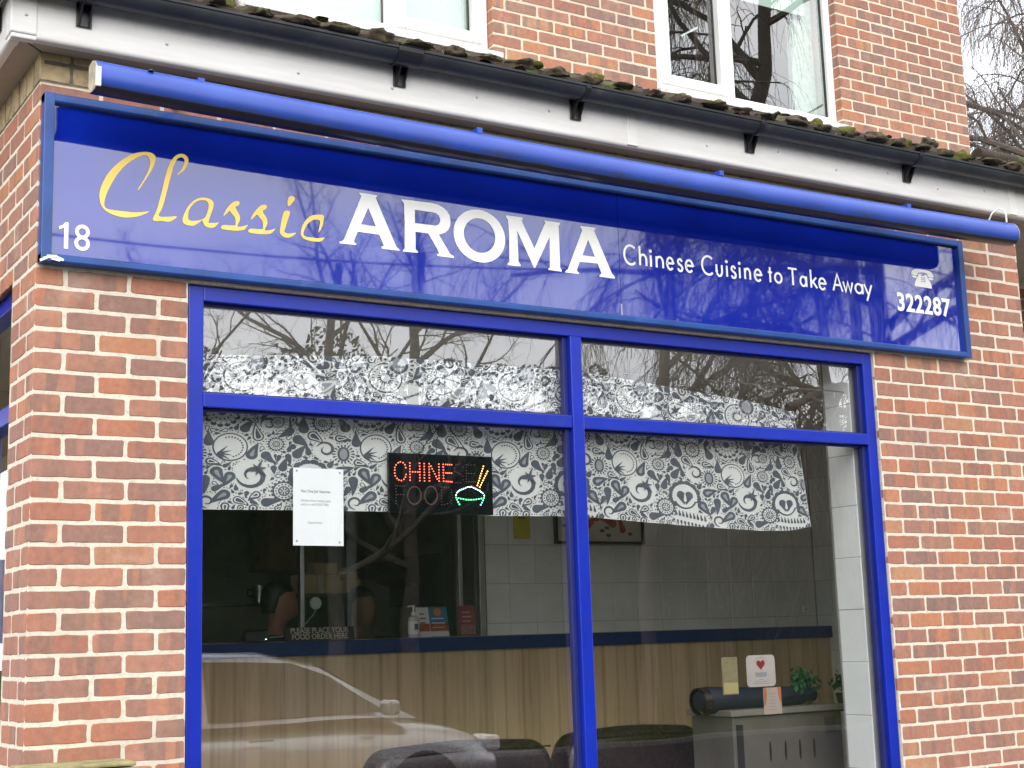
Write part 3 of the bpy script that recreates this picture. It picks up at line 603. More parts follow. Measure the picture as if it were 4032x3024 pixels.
# moulded corner piece and butt joint covers
mb = MB()
mb.box(-.137, -.045, -.137, -.094, 3.640, 3.825); mb.box(-.137, -.094, -.094, -.045, 3.640, 3.825); mb.box(-.133, -.045, -.133, -.094, 3.622, 3.640); mb.box(-.133, -.094, -.094, -.045, 3.622, 3.640)
mb.build('fascia_corner', M['fascia'], shop, bevel=.006)
for x in (2.50, 4.985): MB().box(x, x+.055, -.1365, -.10, 3.634, 3.825).build('fascia_joint', M['fascia'], shop, bevel=.003)
nail_m = simple('nail cap', (.5,.5,.5), .4)
for x, z in ((.94,3.684),(1.345,3.692),(1.737,3.722),(2.093,3.722),(2.95,3.70),(3.38,3.735),(3.75,3.70),(.42,3.70),(4.1,3.735),(4.45,3.70),(4.8,3.735),(-.085,3.71)):
    MB().lathe([(0, -.004), (.004, -.0035), (.0065, 0), (.0065, .003)], (x, -.1335 if x > 0 else -.1385, z), 10, axis='y').build('fascia_nail', nail_m, fo, smooth=True)
so_ = MB().box(-.098, 9.2, -.096, .004, 3.640, 3.652).box(-.098, .004, .004, 3.2, 3.640, 3.652)
so_.box(5.171, 9.2, .004, .90, 3.640, 3.652); so_.build('soffit', M['soffit'], shop)
mb = MB().box(-.04, 9.2, -.100, -.090, 3.6335, 3.6395); mb.build('soffit_vent', M['black'], shop)
MB().obox((-.048, -.048, 3.6385), (1, 1, 0), .15, .004, .003).build('soffit_mitre', M['black'], shop)
GY, GZ, GR = -.193, 3.820, .052
def gut_arc(r, a0=180, a1=360, n=14, dz=0): return [(r*math.cos(R(a0+(a1-a0)*i/n)), r*.92*math.sin(R(a0+(a1-a0)*i/n))+dz) for i in range(n+1)]
def gutter_x(x0, x1, r):
    o = gut_arc(r); i_ = gut_arc(r-.004)[::-1]; lip = [(-r-.001, .006), (-r-.006, .004), (-r-.006, -.004)]
    prof = [(GY+a, GZ+c) for a, c in ([(-r-.005, -.004), (-r-.006, .005), (-r, .007)] + o[1:] + [(r, .005)] + i_)]
    return prof
mb = MB(); mb.prism_x(gutter_x(0, 0, GR), -.255, 9.3); go = mb.build('gutter', M['gutter'], shop, smooth=True, sharp=50)
mb = MB(); pp = gutter_x(0, 0, GR); n = len(pp)
mb.add([(y, -.255, z) for y, z in pp]+[(y, 3.2, z) for y, z in pp], [(i, (i+1) % n, n+(i+1) % n, n+i) for i in range(n)]+[tuple(range(n)), tuple(range(2*n-1, n-1, -1))])
mb.build('side_gutter', M['gutter'], shop, smooth=True, sharp=50)
def bracket(x, union=False, side_=False):
    mb = MB(); w = .028
    def fin(xc, t, low=.115):
        pr = [(-.136, GZ-.03), (GY-.025, GZ-.042), (GY+.01, GZ-GR*.92-.010), (-.148, GZ-low), (-.136, GZ-low)]
        if side_: 
            vs = [(a, xc-t/2, z) for a, z in pr]+[(a, xc+t/2, z) for a, z in pr]; k = len(pr)
            mb.add(vs, [(i, (i+1) % k, k+(i+1) % k, k+i) for i in range(k)]+[tuple(range(k)), tuple(range(2*k-1, k-1, -1))])
        else: mb.prism_x(pr, xc-t/2, xc+t/2)
    fin(x-w*.6, .006); fin(x+w*.6, .006)
    if not side_:
        rr = GR+.006; o = gut_arc(rr); i_ = gut_arc(rr-.007)[::-1]; ww = .055 if union else .013
        mb.prism_x([(GY+a, GZ+c) for a, c in ([(-rr-.004, .012), (-rr+.006, .013)] + o + [(rr, .01)] + i_)], x-ww, x+ww)
        mb.box(x-w, x+w, -.142, -.136, GZ-.118, GZ-.03)
    else: mb.box(-.142, -.136, x-w, x+w, GZ-.118, GZ-.03)
    return mb.build('gutter_bracket', M['black'], go, bevel=.0015)
for x, u in ((.115, False), (1.375, True), (2.225, False), (3.20, False), (4.225, False), (5.2, False), (6.1, False)): bracket(x, u)
for y in (.05, 1.2): bracket(y, side_=True)
# ---------------- shop window
win = MB(); FY0, FY1 = .012, .085
def fbar(mb, x0, x1, z0, z1, y0=FY0, y1=FY1): mb.box(x0, x1, y0, y1, z0, z1)
X0, X1, Z0_, Z1_ = .560, 4.036, .62, 2.838
fbar(win, X0, X0+.058, Z0_, Z1_); fbar(win, X1-.058, X1, Z0_, Z1_); fbar(win, X0+.058, X1-.058, Z1_-.056, Z1_); fbar(win, X0+.058, X1-.058, Z0_, Z0_+.06)
fbar(win, 2.248, 2.306, Z0_+.06, Z1_-.056, .005)
wf = win.build('shop_window', M['blue'], shop, bevel=.0035)
tr = MB(); fbar(tr, X0+.058, 2.248, 2.383, 2.436, .010); fbar(tr, 2.306, X1-.058, 2.383, 2.436, .010); tr.build('transom', M['blue'], wf, bevel=.003)
bd = MB()
for (a, c) in ((X0+.058, 2.248), (2.306, X1-.058)):
    for (p, q) in ((Z0_+.06, 2.383), (2.436, Z1_-.056)):
        t = .010
        bd.box(a, a+t, .040, .062, p, q).box(c-t*2.2, c, .034, .062, p, q).box(a+t, c-t*2.2, .040, .062, p, p+t).box(a+t, c-t*2.2, .040, .062, q-t, q)
bd.build('glazing_bead', M['blue_dark'], wf, bevel=.002)
for (a, c) in ((X0+.060, 2.246), (2.308, X1-.060)):
    for (p, q) in ((Z0_+.062, 2.381), (2.438, Z1_-.058)):
        MB().add([(a,.063,p),(c,.063,p),(c,.063,q),(a,.063,q)], [(0,1,2,3)]).build('pane', M['glass'], wf)
MB().box(X0-.006, X0, .03, .1, Z0_, Z1_).box(X1, X1+.005, .03, .1, Z0_, Z1_).box(X0, X1, .03, .1, Z1_, Z1_+.006).build('sealant', M['black'], wf)
MB().box(X0-.02, X1+.02, -.03, .09, .585, .62).build('window_sill', M['blue'], wf, bevel=.004)
# side door frame round the corner
dr = MB()
for (a, c, p, q) in ((.345, .41, .1, 2.865), (1.55, 1.62, .1, 2.865), (.41, 1.55, 2.80, 2.865), (.41, 1.55, 2.36, 2.43), (.41, 1.55, .1, .3), (.95, 1.0, .3, 2.36)):
    dr.box(.03, .10, a, c, p, q)
df = dr.build('side_doorway', M['blue'], shop, bevel=.004)
for (a, c, p, q) in ((.41, .95, .3, 2.36), (1.0, 1.55, .3, 2.36), (.41, 1.55, 2.43, 2.80)):
    MB().add([(.07,a,p),(.07,a,q),(.07,c,q),(.07,c,p)], [(0,1,2,3)]).build('pane', M['glass'], df)
MB().box(-.02, .03, .43, .45, 1.55, 1.85).build('door_handle', M['alu'], df, bevel=.003)
# ---------------- interior shell
MB().box(.0, 6.6, .26, 8.0, .1, .3).build('shop_floor', M['floor'], shop)
MB().box(.24, 6.6, .262, 8.0, 2.92, 3.02).build('shop_ceiling', M['plaster'], shop)
for q in ((.18, .24, 1.62, 3.0, .3, 2.92), (4.87, 4.93, .286, 1.15, .3, 2.92), (4.87, 6.36, 1.15, 1.21, .3, 2.92), (4.03, 4.93, .262, .285, .3, 2.92), (1.05, 3.53, 3.0, 3.12, 2.42, 2.92)): MB().box(*q).build('inner_wall', M['plaster'], shop)
MB().box(.24, .30, 3.0, 6.0, .3, 2.92).box(.3, 4.6, 5.6, 5.7, .3, 2.92).box(4.3, 4.4, 3.12, 5.6, .3, 2.92).box(.24, 1.05, 3.0, 3.12, .3, 2.92).build('kitchen_wall', M['darkwall'], shop)
def tiles(fr, u0, u1, z0, z1, uo, zo, tw=.2025, th=.25, name='wall_tiles', mat='wtile'):
    b = Bricks(); rg = random.Random(name+str(u0)); 
    i0 = math.floor((u0-uo)/tw); i1 = math.ceil((u1-uo)/tw); j0 = math.floor((z0-zo)/th); j1 = math.ceil((z1-zo)/th)
    for i in range(i0, i1):
        for j in range(j0, j1):
            a, c = max(u0, uo+i*tw+.0012), min(u1, uo+(i+1)*tw-.0012); p, q = max(z0, zo+j*th+.0012), min(z1, zo+(j+1)*th-.0012)
            if c-a > .01 and q-p > .01: b.brick(fr, a, c, p, q, (rg.random(),)*3+(1,), rg, jit=0, rd=.001, depth=.004)
    return b.build(name, M[mat], shop)
tiles(lambda u, d, z: (u, 3.0-d, z), 3.56, 6.35, .3, 2.92, 3.734, 2.109-.25*8)
tiles(lambda u, d, z: (3.955-d, u, z), .095, .272, .62, 2.92, .0, 1.597-.25*4, tw=.275, name='reveal_tiles', mat='whitetile')
MB().box(3.54, 6.36, 3.002, 3.12, .3, 2.92).build('tile_backing', M['grout'], shop); MB().box(3.957, 4.03, .09, .285, .3, 2.92).build('tile_backing', M['grout'], shop)
tiles(lambda u, d, z: (6.36-d, u, z), 1.21, 3.0, .3, 2.92, .0, 2.109-.25*8)
MB().box(6.362, 6.45, 1.15, 3.12, .3, 2.92).build('tile_backing', M['grout'], shop)
# serving hatch
h = MB()
for x, wd in ((3.503, .04), (3.352, .028), (2.28, .026)): h.box(x, x+wd, 2.985, 3.03, 1.53, 2.42)
h.box(1.05, 3.543, 2.985, 3.03, 2.40, 2.44); hf = h.build('serving_hatch', M['alu'], shop, bevel=.003)
MB().add([(2.31,3.01,1.54),(3.36,3.01,1.54),(3.36,3.01,2.4),(2.31,3.01,2.4)], [(0,1,2,3)]).add([(3.38,3.02,1.54),(3.50,3.02,1.54),(3.50,3.02,2.4),(3.38,3.02,2.4)], [(0,1,2,3)]).build('hatch_pane', M['glass_in'], hf)

# ------------------------------------------------------------------ shop sign
sign = thing('shop_sign', 'long blue fascia sign reading Classic AROMA Chinese Cuisine to Take Away', 'sign', loc=(2.35, -.03, 2.855))
SO = Vector((2.35, -.03, 2.855))
def at(o): o.location = o.location - SO if o.location.length > 0 else -SO; return o
SX0, SX1, SZ0, SZ1 = .006, 4.692, 2.853, 3.474
def signpart(mb, name, mat, **k):
    mb.v = [(v[0]-SO.x, v[1]-SO.y, v[2]-SO.z) for v in mb.v]; return mb.build(name, mat, sign, **k)
f = MB(); wF = .036
for q in ((SX0, SX1, SZ1-wF, SZ1), (SX0, SX1, SZ0, SZ0+wF-.004)):
    y1, y0 = -.003, -.052
    f.prism_x([(y1, q[2]), (y0+.006, q[2]), (y0, q[2]+.006), (y0, q[3]-.006), (y0+.006, q[3]), (y1, q[3])], q[0], q[1])
for q in ((SX0, SX0+wF), (SX1-wF, SX1)):
    f.box(q[0], q[1], -.0535, -.003, SZ0+.001, SZ1-.001)
signpart(f, 'sign_frame', M['signframe'], bevel=.002)
p = MB().box(SX0+wF-.004, 2.5015, -.030, -.008, SZ0+wF-.006, SZ1-wF+.002); signpart(p, 'sign_panel', M['signface'])
p = MB().box(2.5035, SX1-wF+.004, -.0306, -.008, SZ0+wF-.006, SZ1-wF+.002); signpart(p, 'sign_panel', M['signface'])
MB_ = MB().box(2.500, 2.5055, -.0316, -.0285, SZ0+.03, SZ0+.085); signpart(MB_, 'loose_joint_strip', M['alu'])
# torn foil at the lower left corner of the frame
MB_ = MB()
for a in range(5): MB_.obox((.018+.012*a, -.056-.001*a, 2.862+.005*(a % 3)), (1, -.3, .5-.25*a), .034, .004, .008)
signpart(MB_, 'peeled_corner', simple('bare aluminium flake', (.55,.62,.6), .4, .6))
YL = -.0304
def word(name, loops_list, mat, th=.0011):
    mb = MB()
    for i, lp in enumerate(loops_list): shape(mb, lp, YL-.0004, th+.00012*(i % 3))
    return signpart(mb, name, mat)
D_ = DATA
sm = lambda l: catmull(l, 4)
word('lettering', [[sm(D_['c_C'])], [sm(D_['c_l'])], [sm(D_['c_a']), sm(D_['c_ah'])], [sm(D_['c_s1'])], [sm(D_['c_s2'])], [sm(D_['c_i'])], [sm(D_['c_id'])], [sm(D_['c_c'])]], M['gold']).data.name = 'classic_lettering'
word('lettering', [D_['A1'], D_['R'], [ell(1.791, 3.160, .124, .113, 40), ell(1.791, 3.162, .0755, .074, 40)], D_['M'], D_['A2']], M['white_vinyl'])
def fut(c):
    arch = ell(.5, .33, .5, .28, 10, 180, 0, True); w = 1
    G = {'C': [ell(.58, .5, .58, .52, 22, 48, 312, True)], 'h': [[(0,0),(0,1.06)], [(0,.30)]+arch+[(1,0)]], 'i': [[(0,0),(0,.62)]],
     'n': [[(0,0),(0,.62)], [(0,.30)]+arch+[(1,0)]], 'e': [[(.03,.33),(.97,.33)]+ell(.5, .31, .5, .33, 20, 4, 318, True)],
     's': [catmull([(.88,.50),(.62,.62),(.25,.60),(.10,.46),(.35,.35),(.72,.27),(.92,.13),(.72,-.01),(.32,-.02),(.05,.10)], 4, False)],
     'u': [[(0,.62),(0,.27)]+ell(.5, .27, .5, .29, 10, 180, 360, True)+[(1,.62)]], 't': [[(.5,0),(.5,.88)], [(0,.585),(1,.585)]], 'o': [None],
     'T': [[(0,.97),(1,.97)], [(.5,.97),(.5,0)]], 'a': [None, [(1,.62),(1,0)]], 'k': [[(0,0),(0,1.06)], [(.92,.62),(.03,.26)], [(.3,.37),(1,0)]],
     'A': [[(0,0),(.5,1.02),(1,0)], [(.2,.36),(.8,.36)]], 'w': [[(0,.62),(.25,.02),(.5,.6),(.75,.02),(1,.62)]], 'y': [[(1,.62),(.28,-.36)], [(0,.62),(.52,.0)]]}
    return G[c]
loops = []; dots = []
CH = .083; BZ = 3.124; SWD = .0100
for c, a, b_ in D_['fut']:
    ww = max(b_-a, 0); st = SWD*.5
    for k, l in enumerate(fut(c)):
        if l is None:
            rx, rz = ww/2, .32*CH; loops.append(([ell(a+rx, BZ+.31*CH, rx, rz+SWD*.15, 24), ell(a+rx, BZ+.31*CH, rx-SWD, rz-SWD*.85, 24)], len(loops))); continue
        q = [(a+st*.6+x*(ww-st*1.2) if ww else a, BZ+z*CH) for x, z in l]; loops.append(([ribbon(q, SWD)], len(loops)))
    if c == 'i': loops.append(([ell(a, BZ+.86*CH, .0078, .0078, 12)], 0))
mb = MB()
for l, i in loops: shape(mb, l, YL-.0008, .0010+.00022*(i % 5))
signpart(mb, 'lettering', M['white_vinyl'])
def txt(body, size, x, z, mat, parent, y, **k):
    loc = (x, y, z)
    if parent is sign: loc = tuple(Vector(loc)-SO)
    return text_mesh('lettering', body, size, loc, mat, parent, **k)
word('lettering', [[[(.089,2.912),(.089,2.988),(.072,2.980),(.070,2.990),(.084,2.997),(.093,3.008),(.1035,3.008),(.1035,2.912)]]], M['white_vinyl'])
txt('8', .136, .1525, 2.912, M['white_vinyl'], sign, YL-.0012, sx=.92, offset=.0003)
txt('322287', .128, 4.390, 3.067, M['white_vinyl'], sign, YL-.0012, sx=.94, offset=.0034, spacing=1.07)
# telephone symbol
ph = [catmull([(4.338,3.203),(4.338,3.217),(4.352,3.239),(4.3665,3.257),(4.3675,3.268)], 3, False)+[(4.384,3.2695),(4.388,3.261),(4.410,3.261),(4.414,3.2695),(4.430,3.269)]+catmull([(4.433,3.259),(4.446,3.238),(4.458,3.219),(4.459,3.201)], 3, False)]
hs = [catmull([(4.322,3.262),(4.323,3.276),(4.338,3.289),(4.365,3.294),(4.398,3.295),(4.432,3.294),(4.460,3.289),(4.474,3.276),(4.476,3.262),(4.455,3.260),(4.438,3.262),(4.434,3.273),(4.420,3.278),(4.398,3.280),(4.378,3.278),(4.364,3.273),(4.360,3.262),(4.343,3.260)], 3)]
e1 = [ell(4.341, 3.2515, .0185, .0062, 16)]; e2 = [ell(4.457, 3.2515, .0185, .0062, 16)]
mb = MB()
for i, l in enumerate((ph, hs, e1, e2)): shape(mb, l, YL-.0008, .001)
signpart(mb, 'telephone_symbol', M['white_vinyl'])
mb = MB()
for i in range(3):
    for j in range(3): shape(mb, [[(4.386+.0115*i, 3.229+.0095*j), (4.3925+.0115*i, 3.229+.0095*j), (4.3925+.0115*i, 3.2345+.0095*j), (4.386+.0115*i, 3.2345+.0095*j)]], YL-.0018, .0005)
signpart(mb, 'keypad_symbol', M['signface'])

# ------------------------------------------------------------------ trough light above the sign
tl = thing('trough_light', 'long blue trough light casing mounted over the shop sign', 'sign light', loc=(2.44, -.30, 3.4495))
def trough():
    # casing profile (y, z) relative to the empty; opens backwards and downwards at the sign
    p = [(.052, .050), (.010, .056), (-.020, .045), (-.040, .022), (-.048, -.006), (-.044, -.034), (-.026, -.052), (.004, -.056), (.040, -.050)]
    q = catmull(p, 4, False)
    inn = [(y+(.0035 if i > 3 else 0), z-.0035) for i, (y, z) in enumerate(q)][::-1]
    mb = MB(); n = len(q)+len(inn); prof = q+inn; N = 24; nq = len(q); x0, x1 = -2.33, 2.335
    vs = []
    for k in range(N+1):
        x = x0+(x1-x0)*k/N; s = -.022*(1-((x-.1)/2.35)**2)
        for y, z in prof: vs.append((x, y, z+s-.008*0+.012))
    fs = [(k*n+i, k*n+(i+1) % n, (k+1)*n+(i+1) % n, (k+1)*n+i) for k in range(N) for i in range(n)]
    fs += [tuple(range(n)), tuple(N*n+i for i in range(n-1, -1, -1))]
    mb.add(vs, fs); mb.m = [1 if (j < N*n and nq <= j % n < n-1) else 0 for j in range(len(mb.f))]  # inside faces coloured black to darken their reflection in the sign
    o = mb.build('casing', [M['tube'], M['black']], tl, smooth=True, sharp=30)
    return q, x0, x1
q_, tx0, tx1 = trough()
for (x, s) in ((tx0, -1), (tx1, 1)):
    mb = MB(); pr = [(y, z+.012) for y, z in q_]+[(.052, -.02)]
    mb.prism_x(pr, min(x, x+s*.004), max(x, x+s*.004)); mb.build('end_plate', simple('bare end plate', (.42,.37,.28), .5, .3, var=.4, scale=30) , tl)
MB().box(tx0-.006, tx0+.012, -.049, -.040, -.040, .030).build('end_trim', M['white'], tl, bevel=.002)
MB().box(tx0+.004, tx1-.004, .050, .053, -.036, .076).build('reflection_blocker', M['black'], tl)  # added black plate, keeps bright sky out of the sign's reflection
for x in (.494, 1.648, 2.886, 4.05): MB().box(x-2.44-.012, x-2.44+.012, .0, .049, .050, .073).box(x-2.44-.012, x-2.44+.012, .0535, .297, .060, .070).build('wall_bracket', M['tube'], tl)
mb = MB()
mb.lathe([(0, -.001), (.0105, 0), (.0105, .004), (0, .005)], (-2.14, -.030, .052), 12); mb.build('drain_hole', M['black'], tl)
pts = [(2.20, .03, .06), (2.205, .005, .10), (2.225, -.015, .122), (2.25, -.03, .118), (2.262, -.035, .09), (2.262, -.035, .052)]
mb = MB(); mb.tube([tuple(Vector(a)) for a in [(2.20,.03,.06)]+[(Vector(pts[i]).lerp(Vector(pts[i+1]), t)) for i in range(5) for t in (.25,.5,.75,1)]], .0042, 8); mb.build('supply_cable', M['cable'], tl, smooth=True)

# ------------------------------------------------------------------ curtain with paisley print
ZB = [(.50,2.016),(.65,2.016),(1.0,2.020),(1.43,2.022),(1.9,2.014),(2.27,2.018),(2.4,2.015),(2.7,1.998),(3.1,1.977),(3.37,1.968),(3.55,1.972),(3.68,1.992)]
ZT = [(.50,2.590),(1.0,2.625),(1.4,2.650),(2.28,2.655),(2.6,2.640),(3.0,2.605),(3.4,2.570),(3.62,2.545)]
def lerp_t(t, x):
    if x <= t[0][0]: return t[0][1]
    for (a, b), (c, d) in zip(t, t[1:]):
        if x <= c: return b+(d-b)*(x-a)/(c-a)
    return t[-1][1]
def cpos(s, t, off=0):
    """s metres along, t metres up from the hem"""
    xr = s; zb, zt = lerp_t(ZB, s), lerp_t(ZT, s); f = t/.63
    if s > 3.4: xr = s-.065*max(0, f)*(s-3.4)/.28
    y = .125+.0035*math.sin(s*7.3)+.002*math.sin(s*17+1)+.004*math.sin(s*3.1+2)*(1-f)
    return (xr, y-off, zb+(zt-zb)*f)
cur = thing('window_curtain', 'cream window curtain printed with grey paisley flowers, hung behind the shop glass', 'curtain', loc=(2.1, .125, 2.0))
def cpart(mb, name, mat):
    mb.v = [(v[0]-2.1, v[1]-.125, v[2]-2.0) for v in mb.v]; return mb.build(name, mat, cur)
mb = MB(); NS, NT = 160, 12; vs = [cpos(.50+3.18*i/NS, .63*j/NT) for j in range(NT+1) for i in range(NS+1)]
mb.add(vs, [(j*(NS+1)+i, j*(NS+1)+i+1, (j+1)*(NS+1)+i+1, (j+1)*(NS+1)+i) for j in range(NT) for i in range(NS)]); cb = cpart(mb, 'cloth', M['cloth'])
pm = {'d': MB(), 'l': MB(), 'm': MB()}
PX = .61/800     # metres per drawing pixel
class Motif:
    def __init__(s): s.items = []; s.occ = []
    def poly(s, pts, c, lay): s.items.append((pts, c, lay))
    def disc(s, x, y, r, c='d', lay=1, n=18, ry=None): s.poly(ell(x, y, r, ry or r, n), c, lay)
    def ring(s, x, y, r, c='d', inner='l', w=8, lay=1): s.disc(x, y, r, c, lay, 26); s.disc(x, y, r-w, inner, lay+1, 26)
    def drop(s, x, y, L_, W_, ang, c='d', lay=1, curl=.35):
        """tear shape: round end at x,y, tip at distance L_"""
        n = 9; A, B = [], []; W_ *= 1.12
        for i in range(n+1):
            t = i/n; wd = W_*.5*(1-t)**.75*(1 if t > 0 else 1); ox = curl*L_*t*t*.6
            A.append((t*L_, ox+wd)); B.append((t*L_, ox-wd))
        cap = [(W_*.5*math.cos(R(a)), W_*.5*math.sin(R(a))) for a in range(255, 104, -25)]
        pts = A + B[::-1][1:] + cap[::1]
        ca, sa = math.cos(R(ang)), math.sin(R(ang))
        s.poly([(x+ca*a-sa*b, y+sa*a+ca*b) for a, b in pts], c, lay)
    def petals(s, x, y, r, n, L_, W_, c='d', lay=1, a0=0, out=True):
        for i in range(n):
            a = a0+360*i/n; s.drop(x+r*math.cos(R(a)), y+r*math.sin(R(a)), L_, W_, a+(180 if out else 0), c, lay, 0)
    def scal(s, x, y, r, n, pr, c='l', lay=2, a0=0, a1=360):
        for i in range(n): a = a0+(a1-a0)*i/n; s.disc(x+r*math.cos(R(a)), y+r*math.sin(R(a)), pr, c, lay, 8)
    def flower(s, x, y, r):
        s.disc(x, y, r*.86, 'd', 1, 24); s.scal(x, y, r*.88, 16, r*.13, 'd', 1); s.disc(x, y, r*.74, 'l', 2, 24); s.scal(x, y, r*.6, 14, r*.075, 'd', 3)
        s.disc(x, y, r*.45, 'd', 3, 20); s.disc(x, y, r*.34, 'l', 4, 16); s.petals(x, y, r*.26, 7, r*.2, r*.12, 'd', 5, out=True); s.scal(x, y, r*1.12, 18, r*.07, 'd', 1)
    def swirl(s, x, y, r, a0, d=1, c='d'):
        L_, R__ = [], []
        for i in range(22):
            t = i/21; a = a0+d*430*t; rr = r*(1-.72*t); w = r*.40*math.sin(math.pi*min(1, t*1.02+.03))**.7*(1-.45*t)
            L_.append((x+(rr+w/2)*math.cos(R(a)), y+(rr+w/2)*math.sin(R(a)))); R__.append((x+(rr-w/2)*math.cos(R(a)), y+(rr-w/2)*math.sin(R(a))))
        for i in range(21): s.poly([L_[i], L_[i+1], R__[i+1], R__[i]], c, 1)
MO = Motif()
def big(x, y, r): MO.occ.append((x, y, r))
# large motifs traced loosely from the cloth, drawing units, y downwards
MO.ring(1025, 560, 102, w=9, lay=1); MO.petals(1025, 560, 30, 18, 26, 9, 'd', 3, out=False); MO.petals(1025, 560, 78, 22, 14, 7, 'd', 3); big(1025, 560, 108)
MO.disc(1103, 462, 60, 'd', 5, 24, 66); MO.disc(1103, 466, 40, 'm', 6, 20, 46); MO.petals(1103, 462, 86, 18, 16, 13, 'd', 5, out=True); big(1103, 462, 92)
MO.drop(560, 590, 150, 116, -12, 'd', 1, .15); MO.drop(562, 590, 128, 98, -12, 'l', 2, .15); MO.petals(556, 590, 8, 6, 44, 20, 'd', 3, 20, False); big(560, 590, 66); big(650, 560, 30)
MO.drop(665, 622, 120, 92, -14, 'm', 1, -.3); MO.drop(665, 622, 92, 72, -14, 'l', 2, -.3); MO.drop(665, 624, 60, 44, -14, 'm', 3, -.3); big(665, 622, 56); big(740, 600, 26)
for k in range(9): MO.drop(1120+k*22, 705-k*13, 62, 11, 175-k*9, 'd' if k % 2 else 'm', 1, .6)
big(1180, 670, 72)
MO.disc(920, 800, 88, 'd', 1, 26); MO.scal(920, 800, 88, 15, 17, 'd', 1); MO.scal(920, 800, 74, 17, 13, 'l', 2); MO.disc(920, 800, 66, 'l', 3, 24); MO.scal(920, 800, 50, 14, 6, 'd', 4); MO.disc(920, 800, 24, 'd', 4); big(920, 800, 108)
for a in ((665, 870, 62), (1205, 1015, 48), (1245, 1325, 72), (1215, 868, 40)): MO.flower(*a); big(a[0], a[1], a[2]*1.2)
MO.disc(778, 1075, 34, 'd', 1, 22, 48); MO.disc(778, 1075, 22, 'm', 2, 18, 36); MO.petals(778, 1075, 58, 18, 20, 10, 'd', 1, out=True); big(778, 1075, 64)
MO.ring(962, 1035, 94, w=8, lay=1); MO.scal(962, 1035, 66, 14, 5.5, 'd', 3, -110, 90); big(962, 1035, 100)
for a in (150, 175, 200, 125, 230): MO.drop(900, 1080, 74, 16, -a+180, 'd', 3, .1)
MO.swirl(680, 1045, 52, 200, 1); big(680, 1045, 66); MO.swirl(1075, 1225, 82, 170, -1); big(1075, 1225, 100); MO.swirl(1165, 880, 44, 150, 1); big(1165, 880, 50); MO.swirl(840, 1395, 44, 90, 1); big(840, 1395, 52)
MO.disc(590, 1235, 92, 'd', 1, 26); MO.scal(590, 1235, 92, 9, 34, 'd', 1, 150, 390); MO.scal(590, 1235, 82, 18, 13, 'l', 2, 160, 385); MO.disc(590, 1240, 76, 'l', 3, 24)
MO.drop(560, 1225, 74, 56, 62, 'd', 4, .25); MO.drop(620, 1225, 74, 56, 118, 'd', 4, -.25); MO.drop(590, 1262, 60, 20, -90, 'l', 5, 0); big(590, 1235, 122)
for k in range(9): MO.drop(520+k*27, 1368+k*4, 40, 17, -98, 'd', 1, 0); MO.drop(528+k*27, 1416+k*4, 34, 15, 82, 'd', 1, 0)
big(630, 1395, 70); big(560, 1395, 50); big(700, 1400, 50)
for k in range(7): MO.drop(1100+k*24, 795+k*3, 32, 12, -95, 'd', 1, 0); MO.drop(1105+k*24, 840, 22, 10, 85, 'd', 1, 0)
for (x, y) in ((1060, 1100), (1120, 990), (460, 1110), (1180, 1150)): pass
for i in range(6):
    a = 20+60*i; MO.drop(1108, 1180, 66 if i % 2 else 44, 20, -a, 'd', 6, .3)
for x, y, L_, W_, a, cu in ((640,820,90,64,-60,.3),(545,800,88,60,40,-.3),(610,955,76,58,30,.3),(1110,965,92,56,-110,.3),(1150,1090,70,50,60,-.4),(1075,1085,84,58,-75,.3),(890,1200,90,62,70,-.3),(850,1000,70,50,-100,.3),(830,1250,100,50,80,.4),(760,1190,80,60,-30,.3),(720,1290,84,64,60,-.3),(960,1230,80,56,110,.3),(930,1350,96,60,150,-.2),(1000,1385,70,46,20,.3),(1150,1400,80,52,-20,.3),(740,760,66,48,100,.3),(820,620,90,70,-95,.3),(850,500,70,56,-40,.3),(760,480,66,46,20,-.3),(1240,500,80,62,120,.3),(1215,570,60,48,-60,.3),(680,480,66,50,150,.3),(560,470,60,44,20,.3),(790,900,76,54,-120,.3),(520,1080,76,52,-60,.3),(1240,1170,70,46,-80,.3),(1040,910,70,50,-60,.3),(860,700,60,44,60,.3),(730,690,60,40,-100,.4)):
    if all((x-a_)**2+(y-b_)**2 > (r_*.9+W_*.3)**2 for a_, b_, r_ in MO.occ):
        MO.drop(x, y, L_, W_, a, 'd', 1, cu)
        if int(x+y) % 2: MO.drop(x, y, L_*.80, W_*.72, a, 'l', 2, cu); MO.drop(x, y, L_*.62, W_*.48, a, 'd', 3, cu)
        if W_ > 54: MO.drop(x, y, L_*.5, W_*.36, a, 'm', 2, cu)
        big(x, y, W_*.62); big(x+L_*.6*math.cos(R(a)), y+L_*.6*math.sin(R(a)), W_*.36)
rr_ = random.Random(21)
def wrapd(x, y): return min(abs(x-y), 800-abs(x-y))
